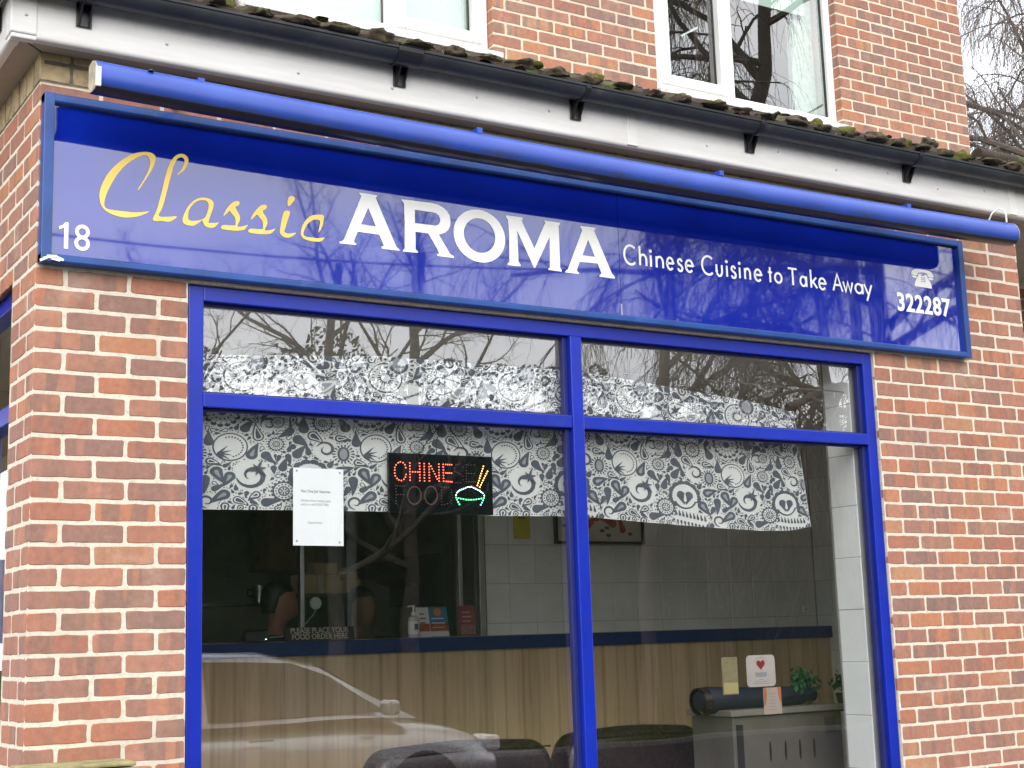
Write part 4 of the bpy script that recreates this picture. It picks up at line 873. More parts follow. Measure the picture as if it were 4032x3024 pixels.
for sz, tries in ((56, 700), (44, 1100), (33, 2200), (24, 4000), (16, 5000), (10, 6000), (7, 6000)):
    for _ in range(tries):
        x, y = rr_.uniform(490, 1290), rr_.uniform(420, 1440)
        L_ = sz*rr_.uniform(1.2, 1.9) if sz > 12 else 0
        a = rr_.uniform(0, 360); r_ = sz*.54; W2 = sz*1.0
        q = [(x, y)]+([(x+L_*.6*math.cos(R(a)), y+L_*.6*math.sin(R(a)))] if L_ else [])
        if all(wrapd(u, a_)**2+(v-b_)**2 > (r_*(1 if i == 0 else .45)+c_+1.2)**2 for i, (u, v) in enumerate(q) for a_, b_, c_ in MO.occ):
            if L_:
                MO.drop(x, y, L_, sz, a, 'd', 1, rr_.choice((.4, -.4)));
                if sz > 18 and rr_.random() < .45: MO.drop(x, y, L_*.62, sz*.60, a, 'l', 2, .0); (MO.drop(x, y, L_*.4, sz*.3, a, 'd', 3, .0) if sz > 28 else None)
                big(x, y, r_); big(q[1][0], q[1][1], r_*.5)
            else: MO.disc(x, y, sz*.46, 'd', 1, 8); big(x, y, r_)
SCALEV = .63/1035
for rep in range(-1, 6):
    for pts, c, lay in MO.items:
        m = [((x+4-490+800*rep)*PX+.40, (1450-y)*SCALEV) for x, y in pts]
        if max(a for a, _ in m) < .505 or min(a for a, _ in m) > 3.67: continue
        if max(b for _, b in m) > .632 or min(b for _, b in m) < -.002 or min(a for a, _ in m) < .502 or max(a for a, _ in m) > 3.676:
            m = [(min(max(a, .502), 3.676), min(max(b, 0), .63)) for a, b in m]
        vs = [cpos(a, b, .0006+.0007*lay) for a, b in m]
        ar = sum(m[i][0]*m[(i+1) % len(m)][1]-m[(i+1) % len(m)][0]*m[i][1] for i in range(len(m)))
        if abs(ar) < 1e-7: continue
        ids = range(len(vs)) if ar > 0 else range(len(vs)-1, -1, -1)
        pm[c].add(vs, [tuple(ids)])
cpart(pm['d'], 'printed_pattern', M['clothdark']); cpart(pm['l'], 'printed_pattern', M['cloth']); cpart(pm['m'], 'printed_pattern', M['clothmid'])
mb = MB(); mb.tube([(-1.6, .004, .665), (1.95, .004, .66)], .003, 6); mb.build('curtain_wire', M['alu'], cur)

# ------------------------------------------------------------------ led sign
led = thing('led_sign', 'black led window sign with lit red CHINE letters and a green rice bowl', 'led sign', loc=(1.655, .098, 2.02))
bo = MB().box(1.414-1.655, 1.893-1.655, -.006, .010, 2.014-2.02, 2.256-2.02).build('board', M['ledboard'], led, bevel=.002)
def lp(x, y):
    """pixel of the led close-up -> board x,z (bilinear over the four board corners)"""
    v = (x-150)/1985; zt = 100+115*v; zb = 1240+90*v; t = (y-zt)/(zb-zt)
    return (1.414+.479*v-1.655, 2.256-.242*t-2.02)
def dots(mb, pts, step=52, r=.0028):
    P2 = [lp(*p) for p in pts]; st = step*.00024
    for (a, b), (c, d) in zip(P2, P2[1:]):
        n = max(1, round(math.hypot(c-a, d-b)/st))
        for i in range(n): mb.lathe([(0, -.003), (r*.8, -.0018), (r, .001)], (a+(c-a)*i/n, -.0062, b+(d-b)*i/n), 6, axis='y')
    mb.lathe([(0, -.003), (r*.8, -.0018), (r, .001)], (P2[-1][0], -.0062, P2[-1][1]), 6, axis='y')
C1 = [(465,395),(450,340),(415,300),(365,285),(325,300),(285,340),(262,390),(258,440),(258,495),(268,548),(298,595),(330,625),(378,638),(425,615),(455,575),(468,525)]
mb = MB(); dots(mb, C1); dots(mb, [(542,310),(542,635)]); dots(mb, [(592,478),(690,482)]); dots(mb, [(725,318),(725,645)]); dots(mb, [(812,325),(812,652)]); dots(mb, [(905,330),(905,655)]); dots(mb, [(940,378),(1055,622)]); dots(mb, [(1090,340),(1090,662)])
dots(mb, [(1175,345),(1175,665)]); dots(mb, [(1225,348),(1335,355)], 40); dots(mb, [(1225,510),(1330,515)], 40); dots(mb, [(1225,672),(1335,680)], 40); mb.build('red_leds', M['led_r'], led)
mb = MB()
def lens(q, w=.012): 
    for a, b in zip(q, q[1:]): shape(mb, [ribbon([lp(*a), lp(*b)], w)], -.0061, .0001)
mb2 = MB()
dots(mb2, [(1960,398),(1830,760)], 46); dots(mb2, [(2038,495),(1875,795)], 46); mb2.build('amber_leds', M['led_o'], led)
mb2 = MB(); dots(mb2, [(1408,935),(1425,888),(1480,845),(1560,815),(1640,785),(1710,782),(1790,820),(1870,860),(1930,910),(1960,955)], 42); mb2.build('white_leds', M['led_w'], led)
mb2 = MB(); dots(mb2, [(1408,980),(1500,1003),(1600,1025),(1700,1030),(1800,1025),(1900,1010),(1955,1000)], 42); dots(mb2, [(1425,1020),(1470,1110)], 42); dots(mb2, [(1935,1045),(1885,1130)], 42); mb2.build('green_leds', M['led_g'], led)
mb2 = MB(); offs = [[(275,735),(275,1070)],[(310,738),(440,745)],[(310,900),(410,905)], ell(617,925,125,165,40), ell(930,930,118,170,40)]
for o in offs: dots(mb2, o, 50)
for o in ([(1130,775),(1130,1110)],[(1180,785),(1270,790),(1320,840),(1340,980),(1300,1080),(1180,1105)],[(1550,400),(1500,345),(1420,360),(1390,420),(1400,490),(1480,520),(1545,580),(1550,650),(1500,700),(1410,700)],[(1620,360),(1620,690)],[(1660,365),(1780,370)],[(1660,530),(1775,535)],[(1660,690),(1790,695)]): dots(mb2, o, 50)
mb2.build('unlit_leds', M['led_off'], led)
mb = MB()
for a, b in (((1.55, 2.256), (1.675, 2.40)), ((1.80, 2.246), (1.672, 2.40))):
    n = 22
    for i in range(n):
        t = i/n; x = a[0]+(b[0]-a[0])*t-1.655; z = a[1]+(b[1]-a[1])*t-2.02; mb.obox((x, 0, z), (b[0]-a[0], 0, b[1]-a[1]), .0085, .002 if i % 2 else .004, .004 if i % 2 else .002)
mb.build('hanging_chain', M['black'], led)
mb = MB(); mb.tube([(-.02, .002, .23), (-.015, .002, .30), (.02, .002, .38), (.03, .002, .60)], .0018, 6); mb.build('power_cord', M['black'], led)
# ------------------------------------------------------------------ notice and stickers on the glass
def flatcard(name, x0, x1, z0, z1, y, mat, label, cat, group=None, rc=.0, th=.0006, tilt=0):
    t = thing(name, label, cat, group, loc=((x0+x1)/2, y, z0)); w_, h_ = (x1-x0)/2, z1-z0; mb = MB()
    if rc:
        pts = []
        for cx, cz, a in ((w_-rc, rc, 270), (w_-rc, h_-rc, 0), (-w_+rc, h_-rc, 90), (-w_+rc, rc, 180)): pts += ell(cx, cz, rc, rc, 5, a, a+90, True)
    else: pts = [(-w_, 0), (w_, 0), (w_, h_), (-w_, h_)]
    shape(mb, [pts], 0, th); mb.build('sheet', mat, t); t.rotation_euler = (0, R(tilt), 0)
    return t
n_ = flatcard('paper_notice', .998, 1.208, 1.882, 2.179, .080, M['paper'], 'white paper notice about part time job vacancies stuck inside the window', 'notice', tilt=.4)
def nt_(t, body, size, x, z, mat=None, **k): return text_mesh('printed_text', body, size, (x, -.0008, z), mat or M['ink'], t, ext=.0001, **k)
nt_(n_, 'Part Time Job Vacancies', .0145, -.072, .203, align='LEFT', sx=.86, offset=.0003); nt_(n_, 'Delivery driver wanted, apply', .0125, -.074, .168, align='LEFT', sx=.84); nt_(n_, 'within or call 07925577966', .0125, -.074, .153, align='LEFT', sx=.84); nt_(n_, 'Classic Aroma', .0125, -.046, .084, align='LEFT', sx=.84)
for x, z in ((-.09, .285), (.09, .283), (-.09, .017), (.088, .014)): MB().lathe([(0, -.0015), (.004, -.001), (.0045, 0)], (x, -.0006, z), 10, axis='y').build('adhesive_pad', simple('grey pad', (.35,.35,.35), .5), n_)
h_ = flatcard('heart_sticker', 3.176, 3.345, 1.262, 1.402, .069, simple('translucent white sticker', (.40,.36,.33), .5), 'white rounded sticker with a red heart low on the right window pane', 'sticker', rc=.02, th=.0004)
def heart(cx, cz, s): return [(cx+s*.06*math.sin(R(a))**3*16/16, cz+s*.06*(13*math.cos(R(a))-5*math.cos(R(2*a))-2*math.cos(R(3*a))-math.cos(R(4*a)))/16) for a in range(0, 360, 12)]
mb = MB(); shape(mb, [heart(0, .098, .42)], -.0004, .0002); mb.build('heart_symbol', M['red'], h_)
mb = MB(); shape(mb, [[(-.035, .063), (.035, .063), (.031, .043), (-.031, .043)]], -.0004, .0002); 
for k, wd in enumerate((.012, .034, .05)): shape(mb, [[(-wd, .030-k*.009), (wd, .030-k*.009), (wd, .0325-k*.009), (-wd, .0325-k*.009)]], -.0004, .0002)
for a in range(-60, 61, 15): shape(mb, [ell(.045*math.sin(R(a))*.9, .094+.036*math.cos(R(a)), .0028, .0028, 6)], -.0004, .0002)
mb.build('printed_text', M['ink'], h_)
y_ = flatcard('yellow_note', 3.032, 3.122, 1.235, 1.398, .066, simple('faded yellow film', (.20,.165,.085), .6, var=.25, scale=30), 'faded yellow note on the right pane beside the heart sticker', 'note', th=.0005)
mb = MB(); shape(mb, [[(-.038, .004), (.044, .004), (.044, .052), (-.038, .052)]], -.0005, .0003); mb.build('bright_panel', simple('yellow film', (.36,.30,.13), .6), y_)
mb = MB()
for k in range(8): shape(mb, [[(-.035, .065+.011*k), (.02+.012*(k % 3), .065+.011*k), (.02+.012*(k % 3), .069+.011*k), (-.035, .069+.011*k)]], -.0005, .0002)
mb.build('printed_text', simple('faint olive print', (.22,.19,.09), .6), y_)
c_ = flatcard('card_sticker', 3.266, 3.372, 1.138, 1.256, .069, simple('pale orange card', (.36,.27,.23), .6), 'small pale card with orange edges directly below the heart sticker', 'card', th=.0005)
mb = MB(); shape(mb, [[(-.053, .118), (-.035, .118), (-.030, .09), (-.042, .04), (-.05, .04)]], -.0005, .0002); shape(mb, [[(.053, .118), (.030, .118), (.036, .08), (.045, .05), (.053, .05)]], -.0005, .0002); mb.build('orange_print', simple('faded orange print', (.36,.12,.05), .6), c_)
mb = MB()
for k in range(6): shape(mb, [[(-.022, .018+.014*k), (.022, .018+.014*k), (.022, .022+.014*k), (-.022, .022+.014*k)]], -.0005, .0002)
mb.build('printed_text', M['ink'], c_)

# ------------------------------------------------------------------ counter and what stands on it
ct = thing('serving_counter', 'long takeaway counter with oak panel front and navy blue top edge', 'counter', loc=(3.3, 2.9, .3))
MB().box(-3.0, 3.055, -.02, .08, 0, 1.15).build('front_panel', M['wood'], ct)
MB().box(-3.0, 3.056, -.05, .02, 1.150, 1.232).build('top_edge', M['counterblue'], ct, bevel=.004)
MB().box(-3.0, .22, .022, .42, 1.19, 1.236).box(.22, 3.056, .022, .098, 1.19, 1.236).build('worktop', M['worktop'], ct)
T = 1.537    # counter top height
os_ = thing('order_sign', 'black counter sign reading PLEASE PLACE YOUR FOOD ORDER HERE', 'sign', loc=(2.354, 2.87, T))
MB().prism_x([(0, 0), (.03, 0), (.022, .076), (.016, .076)], -.22, .22).build('plaque', M['black'], os_)
gt = simple('pale gold print', (.55,.50,.38), .4)
text_mesh('printed_text', 'PLEASE PLACE YOUR', .046, (0, .0085, .042), gt, os_, sx=.86, rot=(78, 0, 0), offset=.0004); text_mesh('printed_text', 'FOOD ORDER HERE', .046, (0, .0005, .007), gt, os_, sx=.86, rot=(78, 0, 0), offset=.0004)
pt_ = thing('card_terminal', 'small black card terminal on the left end of the counter', 'card machine', loc=(1.963, 2.90, T))
MB().prism_x([(-.04, 0), (.05, 0), (.05, .03), (-.01, .072), (-.03, .06)], -.07, .07).build('body', M['black'], pt_, bevel=.004); MB().obox((0, -.024, .05), (1, 0, 0), .10, .03, .002, up=(0, -.9, .45)).build('screen', M['ledboard'], pt_)
MB().box(.045, .052, -.0415, -.039, .012, .016).build('status_light', M['led_w'], pt_)
btl = thing('sanitiser_bottle', 'clear pump bottle of hand sanitiser with white label on the counter', 'bottle', loc=(2.97, 2.88, T))
MB().lathe([(0,0),(.033,0),(.035,.008),(.035,.10),(.030,.118),(.013,.128),(.013,.135)], n=18).build('bottle_body', simple('clear plastic', (.55,.58,.58), .15), btl, smooth=True)
MB().lathe([(.0355,.02),(.0355,.095)], n=18).build('label_wrap', M['white'], btl, smooth=True); MB().box(-.012, .012, -.0372, -.035, .045, .08).build('label_print', simple('navy label print', (.05,.09,.2), .5), btl)
mb = MB(); mb.lathe([(.0145,.132),(.0145,.150),(.005,.152),(.005,.180),(.011,.182),(.011,.192),(0,.194)], n=14); mb.tube([(0,0,.186),(-.03,-.004,.187),(-.04,-.005,.180)], .0045, 8); mb.build('pump', M['white'], btl, smooth=True)
def leaflet(x, y, w_, h_, mat, label, lean=12, yaw=0, deco=0):
    t = thing('menu_leaflet', label, 'leaflet', 'leaflets on the counter', loc=(x, y, T)); t.rotation_euler = (R(-lean), 0, R(yaw))
    MB().box(-w_/2, w_/2, 0, .014, 0, h_).build('cover', mat, t)
    if deco != 2:
        mb = MB(); mb.box(-w_/2+.004, w_/2-.004, -.001, .0005, .035, .082); mb.build('food_photo', M['foodpic'], t)
    if deco == 1: MB().lathe([(0, -.001), (.026, -.0005), (.026, .001)], (0, -.0006, h_-.03), 16, axis='y').build('orange_badge', M['orange'], t)
    if deco == 2: MB().box(-w_/2+.004, w_/2-.004, -.001, .0005, .01, .07).build('food_photo', simple('dim food print', (.25,.13,.09), .5, var=.6, scale=50), t)
    mb = MB()
    for k in range(3): mb.box(-w_/2+.02, w_/2-.03+.008*(k % 2), -.001, .0005, h_-.045-k*.028-(.03 if deco == 1 else 0), h_-.038-k*.028-(.03 if deco == 1 else 0))
    if deco != 1: mb.build('printed_text', M['red'] if deco == 0 else simple('pale print', (.6,.45,.42), .5), t)
    else: mb.build('printed_text', M['white'], t); MB().box(-w_/2+.003, w_/2-.003, -.0012, .0004, .003, .034).build('lower_panel', M['white'], t)
leaflet(3.075, 2.93, .085, .185, M['white'], 'white menu leaflet standing right behind the sanitiser bottle', deco=0)
leaflet(3.185, 2.94, .135, .185, M['ltblue'], 'blue menu leaflet with orange badge between the white and red leaflets', deco=1)
leaflet(3.375, 2.92, .10, .19, M['red'], 'dark red menu leaflet leaning at the right end of the row', yaw=-14, deco=2)
pn = thing('pen', 'dark pen lying on the counter left of the bottle', 'pen', loc=(2.80, 2.89, T+.008))
mb = MB(); mb.tube([(-.09, 0, 0), (-.06, 0, .002), (.09, .01, .0)], [.003, .008, .006], 8); mb.build('barrel', M['black'], pn, smooth=True)
# ---------------- kitchen behind the hatch
mw = thing('microwave_oven', 'dark microwave oven behind the counter carrying cardboard parcels', 'microwave', loc=(2.79, 3.70, 1.535))
MB().box(-.225, .225, -.1, .22, .02, .295).build('casing', simple('dark enamel', (.10,.09,.08), .3), mw, bevel=.005); MB().box(-.21, .09, -.106, -.1, .04, .28).build('door', M['ledboard'], mw); MB().box(.12, .2, -.104, -.1, .04, .28).build('control_panel', M['black'], mw)
ks = thing('kitchen_bench', 'steel kitchen bench behind the serving hatch', 'bench', loc=(2.5, 3.9, .3))
MB().box(-1.8, 1.6, -.25, .35, 1.18, 1.235).build('bench_top', M['steel'], ks)
for x in (-1.7, 1.5):
    for y in (-.2, .3): MB().box(x-.02, x+.02, y-.02, y+.02, 0, 1.18).build('leg', M['steel'], ks)
def parcel(x, y, z, sx, sy, sz, label, rot=0, tape=True):
    t = thing('cardboard_box', label, 'box', 'parcels on the microwave', loc=(x, y, z)); t.rotation_euler = (0, 0, R(rot))
    MB().box(-sx/2, sx/2, -sy/2, sy/2, 0, sz).build('carton', M['card'], t, bevel=.008)
    if tape: MB().box(-sx*.12, sx*.02, -sy/2-.0015, sy/2, .004, sz+.0015).build('packing_tape', M['cardtape'], t)
parcel(2.70, 3.72, 1.832, .26, .2, .125, 'large taped brown parcel on the left of the microwave top', 4)
parcel(2.90, 3.73, 1.832, .18, .2, .09, 'flat brown carton at the right end of the microwave top', -2, False)
parcel(2.915, 3.74, 1.924, .12, .16, .055, 'small carton resting on the flat carton at the right', 0, False)
parcel(2.765, 3.76, 1.959, .16, .14, .075, 'pale carton topmost on the parcel pile', 2, False)
wc = thing('round_webcam', 'round white camera on a cable beside the hatch post', 'camera', loc=(2.40, 3.04, 1.755))
MB().lathe([(0,-.012),(.034,-.010),(.038,0),(.034,.012),(0,.014)], n=20, axis='y').build('camera_body', M['white'], wc, smooth=True)
mb = MB(); mb.tube([(.0,0,-.036),(-.01,0,-.06),(-.06,-.01,-.11),(-.13,-.03,-.165),(-.24,-.06,-.19),(-.33,-.08,-.195)], .003, 6); mb.build('camera_cable', M['cable'], wc, smooth=True)
sh = thing('wall_shelf', 'steel wall shelf in the dim kitchen at the left', 'shelf', loc=(2.3, 4.5, 1.79))
MB().box(-.9, .46, 0, .3, 0, .02).build('shelf_board', M['steel'], sh); MB().box(-.9, -.87, .0, .3, -.3, 0).build('shelf_bracket', M['steel'], sh)
pot = thing('steel_pot', 'tall steel pot on the kitchen wall shelf', 'pot', loc=(2.68, 4.62, 1.811))
MB().lathe([(0,0),(.055,0),(.056,.12),(.052,.12),(.051,.01)], n=20).build('pot_body', M['steel'], pot, smooth=True); mb = MB(); mb.tube([(-.056,0,.09),(-.09,0,.095),(-.09,0,.05),(-.056,0,.045)], .005, 6); mb.build('handle', M['black'], pot)
cu_ = thing('kitchen_cupboard', 'brown wooden kitchen wall cupboard above the parcels', 'cupboard', loc=(2.95, 4.6, 2.04))
MB().box(-.22, .22, 0, .35, 0, .75).build('carcass', M['cupboard'], cu_); 
for x in (-.11, .11): d_ = MB().box(x-.105, x+.105, -.02, -.001, .01, .74).build('door', M['cupboard'], cu_, bevel=.003); MB().box(x*.2-.005, x*.2+.005, -.035, -.02, .1, .2).build('handle', M['alu'], d_)
hd = thing('extractor_hood', 'dark wedge shaped extractor hood hanging in the kitchen', 'hood', loc=(3.45, 4.0, 1.76))
hm = simple('dark navy steel', (.012,.016,.035), .3)
MB().prism_y([(-.30, .27), (-.30, .255), (.10, .14), (.10, .0), (.28, .0), (.28, .36), (.05, .33)], -.1, .35).build('canopy', hm, hd, bevel=.006)
# dim figures behind the hatch
def person(loc, yaw, label, top, lean, headtilt, name='person'):
    t = thing('person', label, 'person', 'staff in the kitchen', loc=loc); t.rotation_euler = (0, 0, R(yaw))
    # local frame: faces +x ; head centre at z=0
    L_ = R(lean)
    def P(x, y, z): return (x*math.cos(L_)+z*math.sin(L_), y, -x*math.sin(L_)+z*math.cos(L_))
    rings = []  # (x, z, rx, ry)
    prof = [(-.02,-1.0,.11,.17),(-.02,-.85,.115,.165),(-.01,-.70,.115,.16),(0,-.55,.115,.17),(0,-.42,.12,.185),(-.01,-.30,.11,.19),(-.01,-.235,.085,.165),(0,-.20,.062,.10),(.005,-.165,.056,.06),(.01,-.12,.055,.056),
            (.03,-.105,.072,.058),(.035,-.075,.088,.066),(.03,-.04,.094,.072),(.025,0,.098,.076),(.018,.04,.097,.077),(.01,.075,.088,.070),(.002,.103,.062,.052),(0,.118,.02,.018)]
    n = 20; vs = []
    for k, (cx, cz, rx, ry) in enumerate(prof):
        for i in range(n):
            a = 2*math.pi*i/n; x = cx+rx*math.cos(a); y = ry*math.sin(a)
            if cz > -.12:
                f = max(0, math.cos(a))**6
                if abs(cz+.04) < .01: x += .012*f          # mouth / upper lip
                if abs(cz) < .01: x += .022*max(0, math.cos(a))**24
                if abs(cz-.04) < .01: x -= .006*(max(0, math.cos(a-.4))**20+max(0, math.cos(a+.4))**20)   # eye sockets
                if abs(cz+.075) < .01: x += .008*f
            vs.append(P(x, y, cz))
    fs = [(k*n+i, k*n+(i+1) % n, (k+1)*n+(i+1) % n, (k+1)*n+i) for k in range(len(prof)-1) for i in range(n)] + [tuple(range(n-1, -1, -1)), tuple((len(prof)-1)*n+i for i in range(n))]
    mb = MB(); mb.add(vs, fs)
    # arms folded down onto the bench, continuous chains rooted inside the shoulders
    for s in (-1, 1):
        mb.tube([P(-.01, s*.13, -.27), P(-.01, s*.19, -.30), P(.0, s*.215, -.42), P(.04, s*.225, -.53), P(.14, s*.19, -.56), P(.24, s*.12, -.55)], [.05, .055, .047, .04, .036, .027], 10)
        for q in range(4): mb.tube([P(.24, s*(.10+.016*q), -.55), P(.29, s*(.095+.016*q), -.548), P(.32-.006*abs(q-1), s*(.092+.016*q), -.562)], [.009, .0085, .0065], 6)
        mb.tube([P(.235, s*.10, -.545), P(.265, s*.075, -.54), P(.285, s*.068, -.552)], [.011, .009, .007], 6)
    b_ = mb.build('body', M['skin'], t, smooth=True, sharp=80); b_.modifiers.new('sub', 'SUBSURF').render_levels = 1
    # jumper
    jm = MB(); vs = []; pj = [p for p in prof if p[1] < -.17]; 
    for cx, cz, rx, ry in pj:
        for i in range(n): a = 2*math.pi*i/n; vs.append(P(cx+(rx+.012)*math.cos(a), (ry+.014)*math.sin(a), cz))
    jm.add(vs, [(k*n+i, k*n+(i+1) % n, (k+1)*n+(i+1) % n, (k+1)*n+i) for k in range(len(pj)-1) for i in range(n)])
    for s in (-1, 1): jm.tube([P(-.01, s*.13, -.27), P(-.01, s*.19, -.30), P(.0, s*.215, -.42), P(.04, s*.225, -.53), P(.14, s*.19, -.56), P(.20, s*.145, -.552)], [.062, .068, .060, .054, .05, .042], 12)
    jm.build('jumper', top, t, smooth=True, sharp=80)
    hm_ = MB(); vs = []; hp = [(-.03,-.07,.07,.066),(-.022,-.02,.085,.081),(-.012,.03,.092,.085),(-.004,.07,.098,.083),(-.002,.105,.078,.066),(0,.132,.03,.028)]
    for k, (cx, cz, rx, ry) in enumerate(hp):
        for i in range(n):
            a = 2*math.pi*i/n; x = cx+rx*math.cos(a)*(1 if k > 2 else (1.0 if math.cos(a) < .2 else .55)); vs.append(P(x, ry*math.sin(a)*(1 if math.cos(a) < .55 or k > 2 else .8), cz+.006*noise.noise(Vector((a*3, k, 0)))))
    hm_.add(vs, [(k*n+i, k*n+(i+1) % n, (k+1)*n+(i+1) % n, (k+1)*n+i) for k in range(len(hp)-1) for i in range(n)] + [tuple((len(hp)-1)*n+i for i in range(n))])
    hm_.build('hair', M['hair'], t, smooth=True, sharp=80)
    return t
person((2.29, 3.36, 1.775), -20, 'person in a dark green top leaning down behind the order sign', M['darkgreen'], 5, 0)
person((2.90, 3.47, 1.742), -75, 'person with black hair in a dark top in front of the microwave', M['navy'], 8, 0)
# tile wall things
cc = flatcard('cctv_sign', 3.772, 3.897, 2.148, 2.32, 2.994, M['yellow'], 'small yellow CCTV warning sign on the tiled wall', 'sign', th=.001)
for i, (s_, sz_) in enumerate((('CCTV IN', .023), ('OPERATION', .022), ('24 HOUR', .017), ('RECORDING', .017), ('IN PROGRESS', .015))): nt_(cc, s_, sz_, 0, .104-.024*i, M['black'], sx=.9, offset=.0005)
mb = MB(); shape(mb, [[(-.03, .13), (.03, .13), (0, .168)], [(-.02, .1355), (.02, .1355), (0, .159)][::-1]], -.001, .0003); mb.build('warning_triangle', M['black'], cc)
pf = thing('framed_picture', 'black framed painting of red fish on the tiled wall', 'picture', loc=(4.44, 2.985, 2.115))
mb = MB(); mb.box(-.36, .36, -.02, .01, 0, .018).box(-.36, .36, -.02, .01, .382, .40).box(-.36, -.342, -.02, .01, .018, .382).box(.342, .36, -.02, .01, .018, .382); mb.build('picture_frame', M['black'], pf)
MB().box(-.342, .342, -.004, .008, .018, .382).build('canvas', M['cream'], pf)
mb = MB()
for i, (x, z, s_, a) in enumerate(((-.09,.13,1,30),(.11,.14,1.1,150),(.19,.10,.9,100),(-.02,.24,1.2,60),(.2,.26,1,200),(-.22,.2,1,-20))):
    mo_ = Motif(); mo_.drop(x, z, .10*s_, .05*s_, a, 'd', 1, .5); mo_.drop(x+.085*s_*math.cos(R(a)), z+.085*s_*math.sin(R(a)), .05*s_, .035*s_, a+160, 'd', 1, .2)
    for k, (p_, _, _) in enumerate(mo_.items): shape(mb, [p_], -.0042-.0002*k, .0003)
mb.build('painted_fish', M['koi'], pf)
mb = MB()
for x, z in ((.02,.09),(.07,.06),(.06,.11),(.25,.07),(-.28,.12),(-.15,.06)): shape(mb, [ell(x, z, .022, .012, 10)], -.0043, .0003)
mb.build('painted_leaves', M['inkwash'], pf)
for x, z, lb in ((6.24, 1.635, 'small white wall switch low on the tiled wall at the far right'), (4.235, 1.60, 'pale wall socket on the tiles partly behind the window mullion')):
    t = thing('wall_socket', lb, 'socket', loc=(x, 2.995, z)); MB().box(-.025, .025, -.010, 0, 0, .045).build('face_plate', M['white'], t, bevel=.002); MB().box(-.008, .008, -.0125, -.010, .014, .03).build('rocker', simple('grey rocker', (.5,.5,.5), .4), t)
# ---------------- seating
def sofa(x0, x1, y, label, ztop=1.035, yaw=-6):
    t = thing('leather_sofa', label, 'sofa', 'waiting sofas', loc=((x0+x1)/2, y, .3)); t.rotation_euler = (0, 0, R(yaw)); w_ = (x1-x0)/2; H = ztop-.3
    vs = []; N = 24; prof = [(-.10, .06), (-.12, .35), (-.115, H-.10), (-.10, H-.035), (-.06, H-.006), (0, H), (.06, H-.02), (.09, H-.08), (.10, H-.2), (.10, .25)]
    for i in range(N+1):
        u = -1+2*i/N; e = 1-max(0, (abs(u)-.82)/.18)**2.2*.14; sag = -.012*math.cos(u*math.pi)*0+.010*math.cos(u*3)
        for y_, z_ in prof: vs.append((u*w_, y_*(1 if abs(u) < .97 else .8), z_*(e if z_ > .3 else 1)+(sag if z_ > .4 else 0)))
    m_ = len(prof); fs = [(i*m_+k, (i+1)*m_+k, (i+1)*m_+k+1, i*m_+k+1) for i in range(N) for k in range(m_-1)]+[tuple(range(m_)), tuple(N*m_+k for k in range(m_-1, -1, -1))]
    mb = MB(); mb.add(vs, fs); b_ = mb.build('backrest', M['leather'], t, smooth=True, sharp=60); b_.modifiers.new('s', 'SUBSURF').render_levels = 1
    MB().box(-w_+.02, w_-.02, .08, .62, .12, .42).build('seat', M['leather'], t, bevel=.04)
    for s in (-1, 1): MB().box(s*w_-.05*(1+s), s*w_+.05*(1-s), .05, .64, .05, .56).build('arm', M['leather'], t, bevel=.035)
    for sx_ in (-1, 1):
        for yy in (-.06, .56): MB().box(sx_*w_*.9-.02, sx_*w_*.9+.02, yy-.02, yy+.02, 0, .06).build('leg', M['black'], t)
    mb = MB(); mb.tube([(-w_*.93, -.104, H-.045), (0, -.104, H-.035), (w_*.93, -.104, H-.045)], .004, 6); mb.build('piping', M['leather'], t)
sofa(1.80, 2.80, 1.18, 'dark brown leather sofa low in the window left of the mullion', 1.035, 0)
sofa(2.90, 3.80, 1.25, 'dark brown leather sofa low in the window right of the mullion', 1.045, 0)
cb_ = thing('low_cabinet', 'worn beige cabinet with four slots under the right window pane', 'cabinet', loc=(3.88, .62, .3))
MB().box(-.36, .36, -.02, .30, .06, .80).build('carcass', M['beige'], cb_, bevel=.006); MB().box(-.38, .38, -.04, .32, .80, .83).build('cabinet_top', simple('worn beige top', (.19,.175,.15), .45, var=.2), cb_, bevel=.005)
mb = MB()
for x in (-.13, -.03, .065, .16): mb = MB(); shape(mb, [ell(x, .62, .007, .05, 12)], -.0205, .001); mb.build('slot', M['black'], cb_)
MB().box(-.34, -.30, -.024, -.0202, .5, .76).build('hinge_strip', M['black'], cb_); MB().box(.24, .31, -.024, -.0202, .69, .77).build('catch_plate', simple('dark grey plate', (.06,.06,.06), .5), cb_)
mb = MB(); bo_ = thing('rolled_blanket', 'dark navy rolled blanket lying along the cabinet top', 'blanket', loc=(3.74, .72, 1.175))
mb.tube([(-.33,0,.0),(-.28,0,.005),(-.1,0,.0),(.1,0,-.004),(.3,0,.0),(.42,0,.008)], [.045,.066,.060,.056,.050,.04], 16); mb.build('roll', M['navy'], bo_, smooth=True)
mb = MB(); mb.tube([(-.335,0,.0),(-.29,0,0)], [.067,.070], 16, caps=False); mb.build('roll_binding', M['leather'], bo_, smooth=True)
